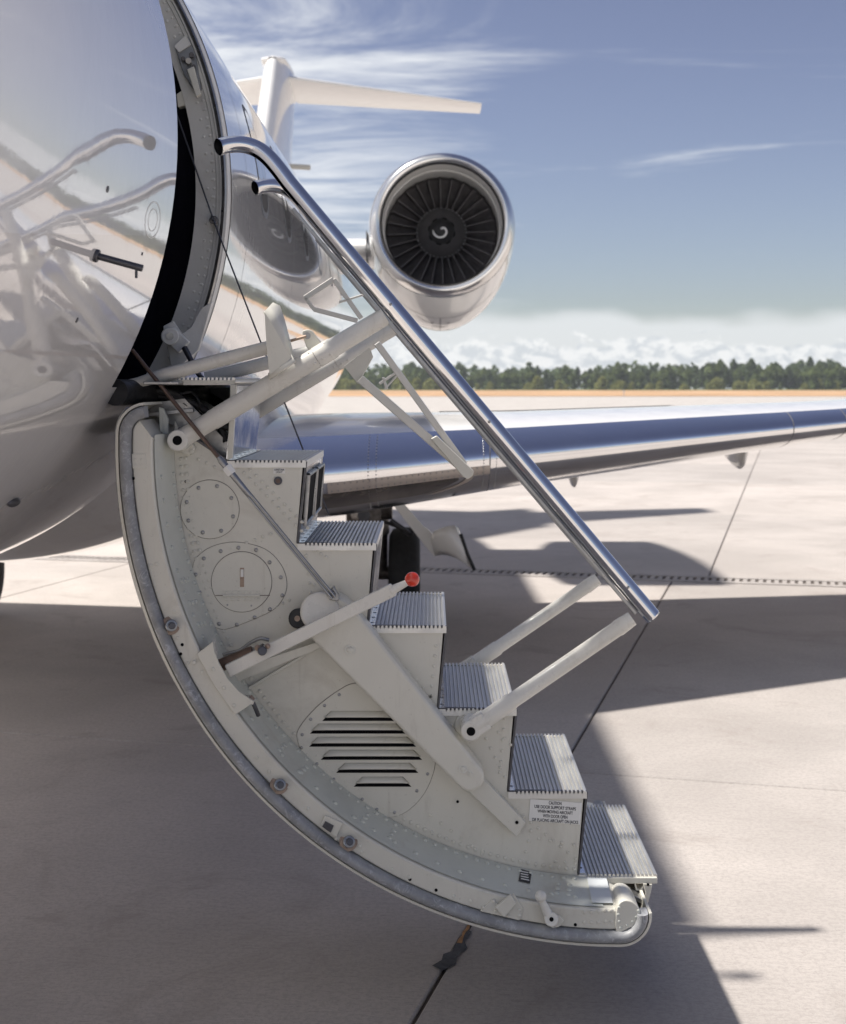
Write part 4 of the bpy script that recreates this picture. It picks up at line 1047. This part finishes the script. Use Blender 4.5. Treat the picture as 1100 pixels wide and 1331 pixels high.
for t, stp in ((.86, .030), (.30, .062)):
    a = radians(184)
    while a < radians(266):
        p_ = wall_pt(a, t, .0028); mb.rivet(p_, (DCX-p_.x, 0, DCZ-p_.z), .0068, .005); a += stp/1.18
for a0 in (197, 200, 203, 222, 226, 236, 240, 262.5, 264):
    for t in (.35, .5, .65):
        p_ = wall_pt(radians(a0+1.2*t), t, .0028); mb.rivet(p_, (DCX-p_.x, 0, DCZ-p_.z), .0075)
mb.build('rim_wall_rivets', M_GREEN, st, kind='stuff')
mb = MB()
for x, y in ((176,597),(184,597),(176,604),(184,604),(196,735),(204,733),(226,795),(231,829),(244,862),(253,858),(262,873),(334,985),(350,1003),(352,1030),(375,1024),(400,1051),(437,1090),(440,1100),(468,1100),(470,1107),(510,1130),(532,1140),(590,1165),(612,1171),(640,1186),(760,1186),(769,1186),(778,1185),(787,1184),(795,1184),(760,1199),(769,1199),(778,1199),(787,1198),(795,1198)):
    mb.rivet(P(x, y, YR-.003), (0,-1,0), .0058)
mb.build('rim_rivets', M_CREAM, st, kind='stuff')
for x, y in ((173.5,622),(237,838),(235,850),(533,1143),(567,1157),(748,1202)):
    MB().cyl(P(x, y, YR-.0045), P(x, y, YR), .0042, 12).build('rim_hole', M_HOLE, st)
for x, y in ((242,626),(595,1042)): MB().cyl(P(x, y, YP-.0012), P(x, y, YP+.002), .004, 12).build('panel_hole', M_HOLE, st)
MB().poly(px([(172,590),(190,590),(191,609),(173,609)], YR), YR-.005, YR-.002).build('rim_splice', M_CREAM, st, bevel=.0008)
# rollers on the rim
for x, y in ((222,813),(363,1020),(453,1094)):
    MB().cyl(P(x, y, YR-.006), P(x, y, YR-.002), .024).build('roller_plate', M_RUST, st, bevel=.001)
    MB().cyl(P(x+1, y, YR-.034), P(x, y, YR), .0155).build('roller', M_STEELD, st, bevel=.003)
    MB().cyl(P(x+2, y+.5, YR-.050), P(x+1, y, YR-.034), .009).build('roller_pin', M_DARKM, st, bevel=.002)
MB().poly(px([(417,1070),(423,1058),(446,1068),(438,1087)], YR), YR-.012, YR).build('switch_bracket', M_CREAM, st, bevel=.002)
MB().poly(px([(419,1074),(423,1067),(434,1073),(430,1082)], YR-.012), YR-.016, YR-.011).build('switch', M_DARKM, st, bevel=.001)
# lever quadrant plate on the rim
MB().poly(px([(256,850),(277,834),(279,847),(285,862),(296,882),(311,899),(331,912),(306,929),(280,893)], YR-.01), YR-.012, YR-.004).build('lever_quadrant', M_CREAM, st, bevel=.0015)
MB().bar(P(277, 834, YR+.02), P(281, 853, YR+.03), .006, .05).bar(P(320, 908, YR+.02), P(331, 912, YR+.02), .006, .05).build('quadrant_tab', M_TUBE, st, bevel=.001)
mb = MB()
for x, y in ((277,870),(291,894),(304,917),(252,861)): mb.rivet(P(x, y, YR-.012), (0,-1,0), .0062)
mb.build('quadrant_rivets', M_CREAM, st, kind='stuff')
MB().tube(smooth_path([P(290, 884, 3.66), P(300, 898, 3.66), P(318, 906, 3.64), P(326, 908, 3.62), P(332, 920, 3.62), P(336, 930, 3.63)], 4), .006, 8).build('quadrant_cable', M_DARKM, st)
MB().cyl(P(324, 906, 3.60), P(328, 911, 3.60), .009).build('cable_clamp', M_RUST, st)
# gusset, crank and data plate near the bottom
MB().poly(px([(624,1183),(640,1168),(652,1178),(668,1160),(680,1180),(675,1195),(650,1189)], YR), YR-.008, YR-.002).build('rim_gusset', M_CREAM, st, bevel=.001)
MB().poly(px([(643,1176),(664,1159),(671,1171),(655,1189)], YR), YR-.022, YR-.008).build('rim_gusset_block', M_CREAM, st, bevel=.003)
mb = MB()
for x, y in ((629,1180),(642,1172),(644,1184),(661,1190),(675,1183),(676,1190),(674,1190)): mb.rivet(P(x, y, YR-.008), (0,-1,0), .005)
mb.build('gusset_rivets', M_CREAM, st, kind='stuff')
Yk = YR-.03
MB().tube([P(702, 1163, Yk), P(705, 1172, Yk), P(716, 1195, Yk)], [.010, .009, .014], 14).build('crank_arm', M_TUBE, st, smooth=50)
MB().cyl(P(717, 1195, Yk-.014), P(717, 1195, YR), .018).build('crank_hub', M_TUBE, st, bevel=.003)
MB().cyl(P(717, 1195, Yk-.0155), P(717, 1195, Yk), .0055).build('crank_bore', M_HOLE, st)
MB().ball(P(703, 1165, Yk), .015).build('crank_knob', M_TUBE, st)
MB().poly(px([(717,1186),(728,1189),(734,1195),(726,1203),(716,1205)], YR), YR-.012, YR-.002).build('crank_plate', M_CREAM, st, bevel=.003)
q = [wall_pt(radians(a), t, .0045) for a, t in ((258.0,.52),(259.5,.50),(259.9,.90),(258.4,.92))]
MB().add(q, [(0,1,2,3)]).build('data_plate', M_INK, st)
mb = MB()
for t in (.58, .66, .74, .82):
    b = [wall_pt(radians(a), tt, .0052) for a, tt in ((258.35,t),(259.45-.2*random.random(),t),(259.45,t+.035),(258.35,t+.035))]; mb.add(b, [(0,1,2,3)])
mb.build('data_plate_marks', M_PLACARD, st, kind='stuff')

# --- placards with lettering
def lettering(lines, cx, y0, dy, h, Y, name, rot=0.0, m=M_INK, widths=None):
    mb = MB()
    for k, s in enumerate(lines):
        cu_ = bpy.data.curves.new('t', 'FONT'); cu_.body = s; cu_.size = 1; cu_.align_x = 'CENTER'; cu_.offset = .022
        ob = bpy.data.objects.new('t', cu_); COL.objects.link(ob); dg = bpy.context.evaluated_depsgraph_get(); me_ = bpy.data.meshes.new_from_object(ob.evaluated_get(dg))
        xs = [v.co.x for v in me_.vertices]; wd = max(xs)-min(xs); cen = (max(xs)+min(xs))/2; sh = h/.70
        sx_ = sh if widths is None else widths[k]/wd
        vs = [P(cx+(v.co.x-cen)*sx_, y0+dy*k-v.co.y*sh+rot*(v.co.x-cen)*sx_, Y) for v in me_.vertices]
        mb.add(vs, [tuple(p_.vertices) for p_ in me_.polygons])
        bpy.data.objects.remove(ob); bpy.data.curves.remove(cu_); bpy.data.meshes.remove(me_)
    return mb.build(name, m, st, fixn=False)
pq = px([(689.5,1038),(756.5,1043.5),(754,1071.5),(687.5,1066.5)], YP)
MB().poly(pq, YP-.0025, YP-.0005).build('caution_placard', M_PLACARD, st)
lettering(['CAUTION', 'USE DOOR SUPPORT STRAPS', 'WHEN MOVING AIRCRAFT', 'WITH DOOR OPEN', 'OR PLACING AIRCRAFT ON JACKS'], 721.8, 1046.0, 5.75, 4.0, YP-.003, 'caution_lettering', .065, widths=[16.5, 54, 46, 32, 60])
pq = px([(355.5,608.5),(371,608.5),(371,615.5),(355.5,615.5)], YP); MB().poly(pq, YP-.002, YP-.0005).build('light_placard', M_PLACARD, st)
lettering(['AIRSTAIR', 'LIGHT'], 363.2, 611.7, 3.1, 2.3, YP-.0025, 'light_lettering', 0, widths=[13.5, 8.5])
MB().cyl(P(361.5, 625, YP-.006), P(361.5, 625, YP), .0115).build('light_switch_bezel', M_DARKM, st, bevel=.002)
MB().cyl(P(361.5, 625, YP-.009), P(361.5, 625, YP-.005), .0065).build('light_switch', M_BRONZE, st, bevel=.002)

# --- hinge zone at the sill
MB().box(P(186, 500, 3.66), P(232, 496, 3.66)+Vector((0, .80, 0))).build('sill_plate', M_STEELD, st, bevel=.002)
MB().box(P(200, 500, 3.735), P(307, 494, 3.735)+Vector((0, .02, 0))).build('sill_bar', M_CREAM, st, bevel=.002)
MB().cyl(P(306, 496.5, 3.74), P(338, 496.5, 3.74), .0105).build('sill_tube', M_TREAD, st, bevel=.002)
MB().poly(px([(300,500),(308,500),(303,595),(296,598)], 3.735), 3.728, 3.742).build('upper_side_trim', M_CREAM, st, bevel=.002)
MB().cyl(P(150, 510, 3.62), P(290, 512, 4.4), .035).build('torque_tube', M_BLACK, st)
for pts in ([(160,508),(205,508),(232,514),(246,532),(268,548),(300,556)], [(170,514),(215,516),(240,524),(262,542),(285,545)], [(195,505),(240,520),(262,530),(285,552),(294,575)], [(236,512),(250,510),(258,520),(262,530)]):
    MB().tube(smooth_path([P(x, y, 3.80+.02*random.random()) for x, y in pts], 6), .010 if len(pts) > 4 else .004, 10).build('hinge_hose', M_BLACK, st)
MB().poly(px([(185,526),(240,518),(296,575),(296,598),(240,560),(200,540)], 3.80), 3.80, 3.81).build('hinge_backing', M_STEELD, st)
MB().add([P(225,512,3.9), P(262,505,4.2), P(300,505,4.2), P(303,530,4.2), P(298,562,3.86), P(262,540,3.86)], [(0,1,2,3,4,5)]).build('hinge_shroud', M_MIRROR, st, solid=.004)
MB().bar(P(184, 540, 3.78), P(252, 533, 3.79), .012, .03).build('hinge_strip', M_STEELD, st, bevel=.002)
MB().poly(px([(207,529),(213,531),(219,545),(219,566),(208,560)], YP-.03), YP-.035, YP-.02).build('panel_top_angle', M_GREEN, st, bevel=.002)
mb = MB()
for k in range(12): mb.rivet(P(212.5, 540+2.4*k, YP-.035), (0,-1,0), .003)
mb.build('angle_rivets', M_GREEN, st, kind='stuff')

# ------------------------------------------------------------------ air between here and the far trees
hz = MB().box((-1300, -1300, -1.2), (1300, 1300, 30)).build('haze', M_WHITE, smooth=10); hz['kind'] = 'stuff'; hz['label'] = 'thin pale summer haze over the whole apron'; hz['category'] = 'haze'
hm = bpy.data.materials.new('haze_air'); hm.use_nodes = True; hm.node_tree.nodes.clear()
vo = N(hm.node_tree, 'ShaderNodeOutputMaterial'); pv = N(hm.node_tree, 'ShaderNodeVolumePrincipled')
pv.inputs['Color'].default_value = (.88, .93, 1, 1); pv.inputs['Density'].default_value = .00017; pv.inputs['Anisotropy'].default_value = 0.2
L(hm.node_tree, pv.outputs[0], vo.inputs['Volume']); hz.data.materials.clear(); hz.data.materials.append(hm)
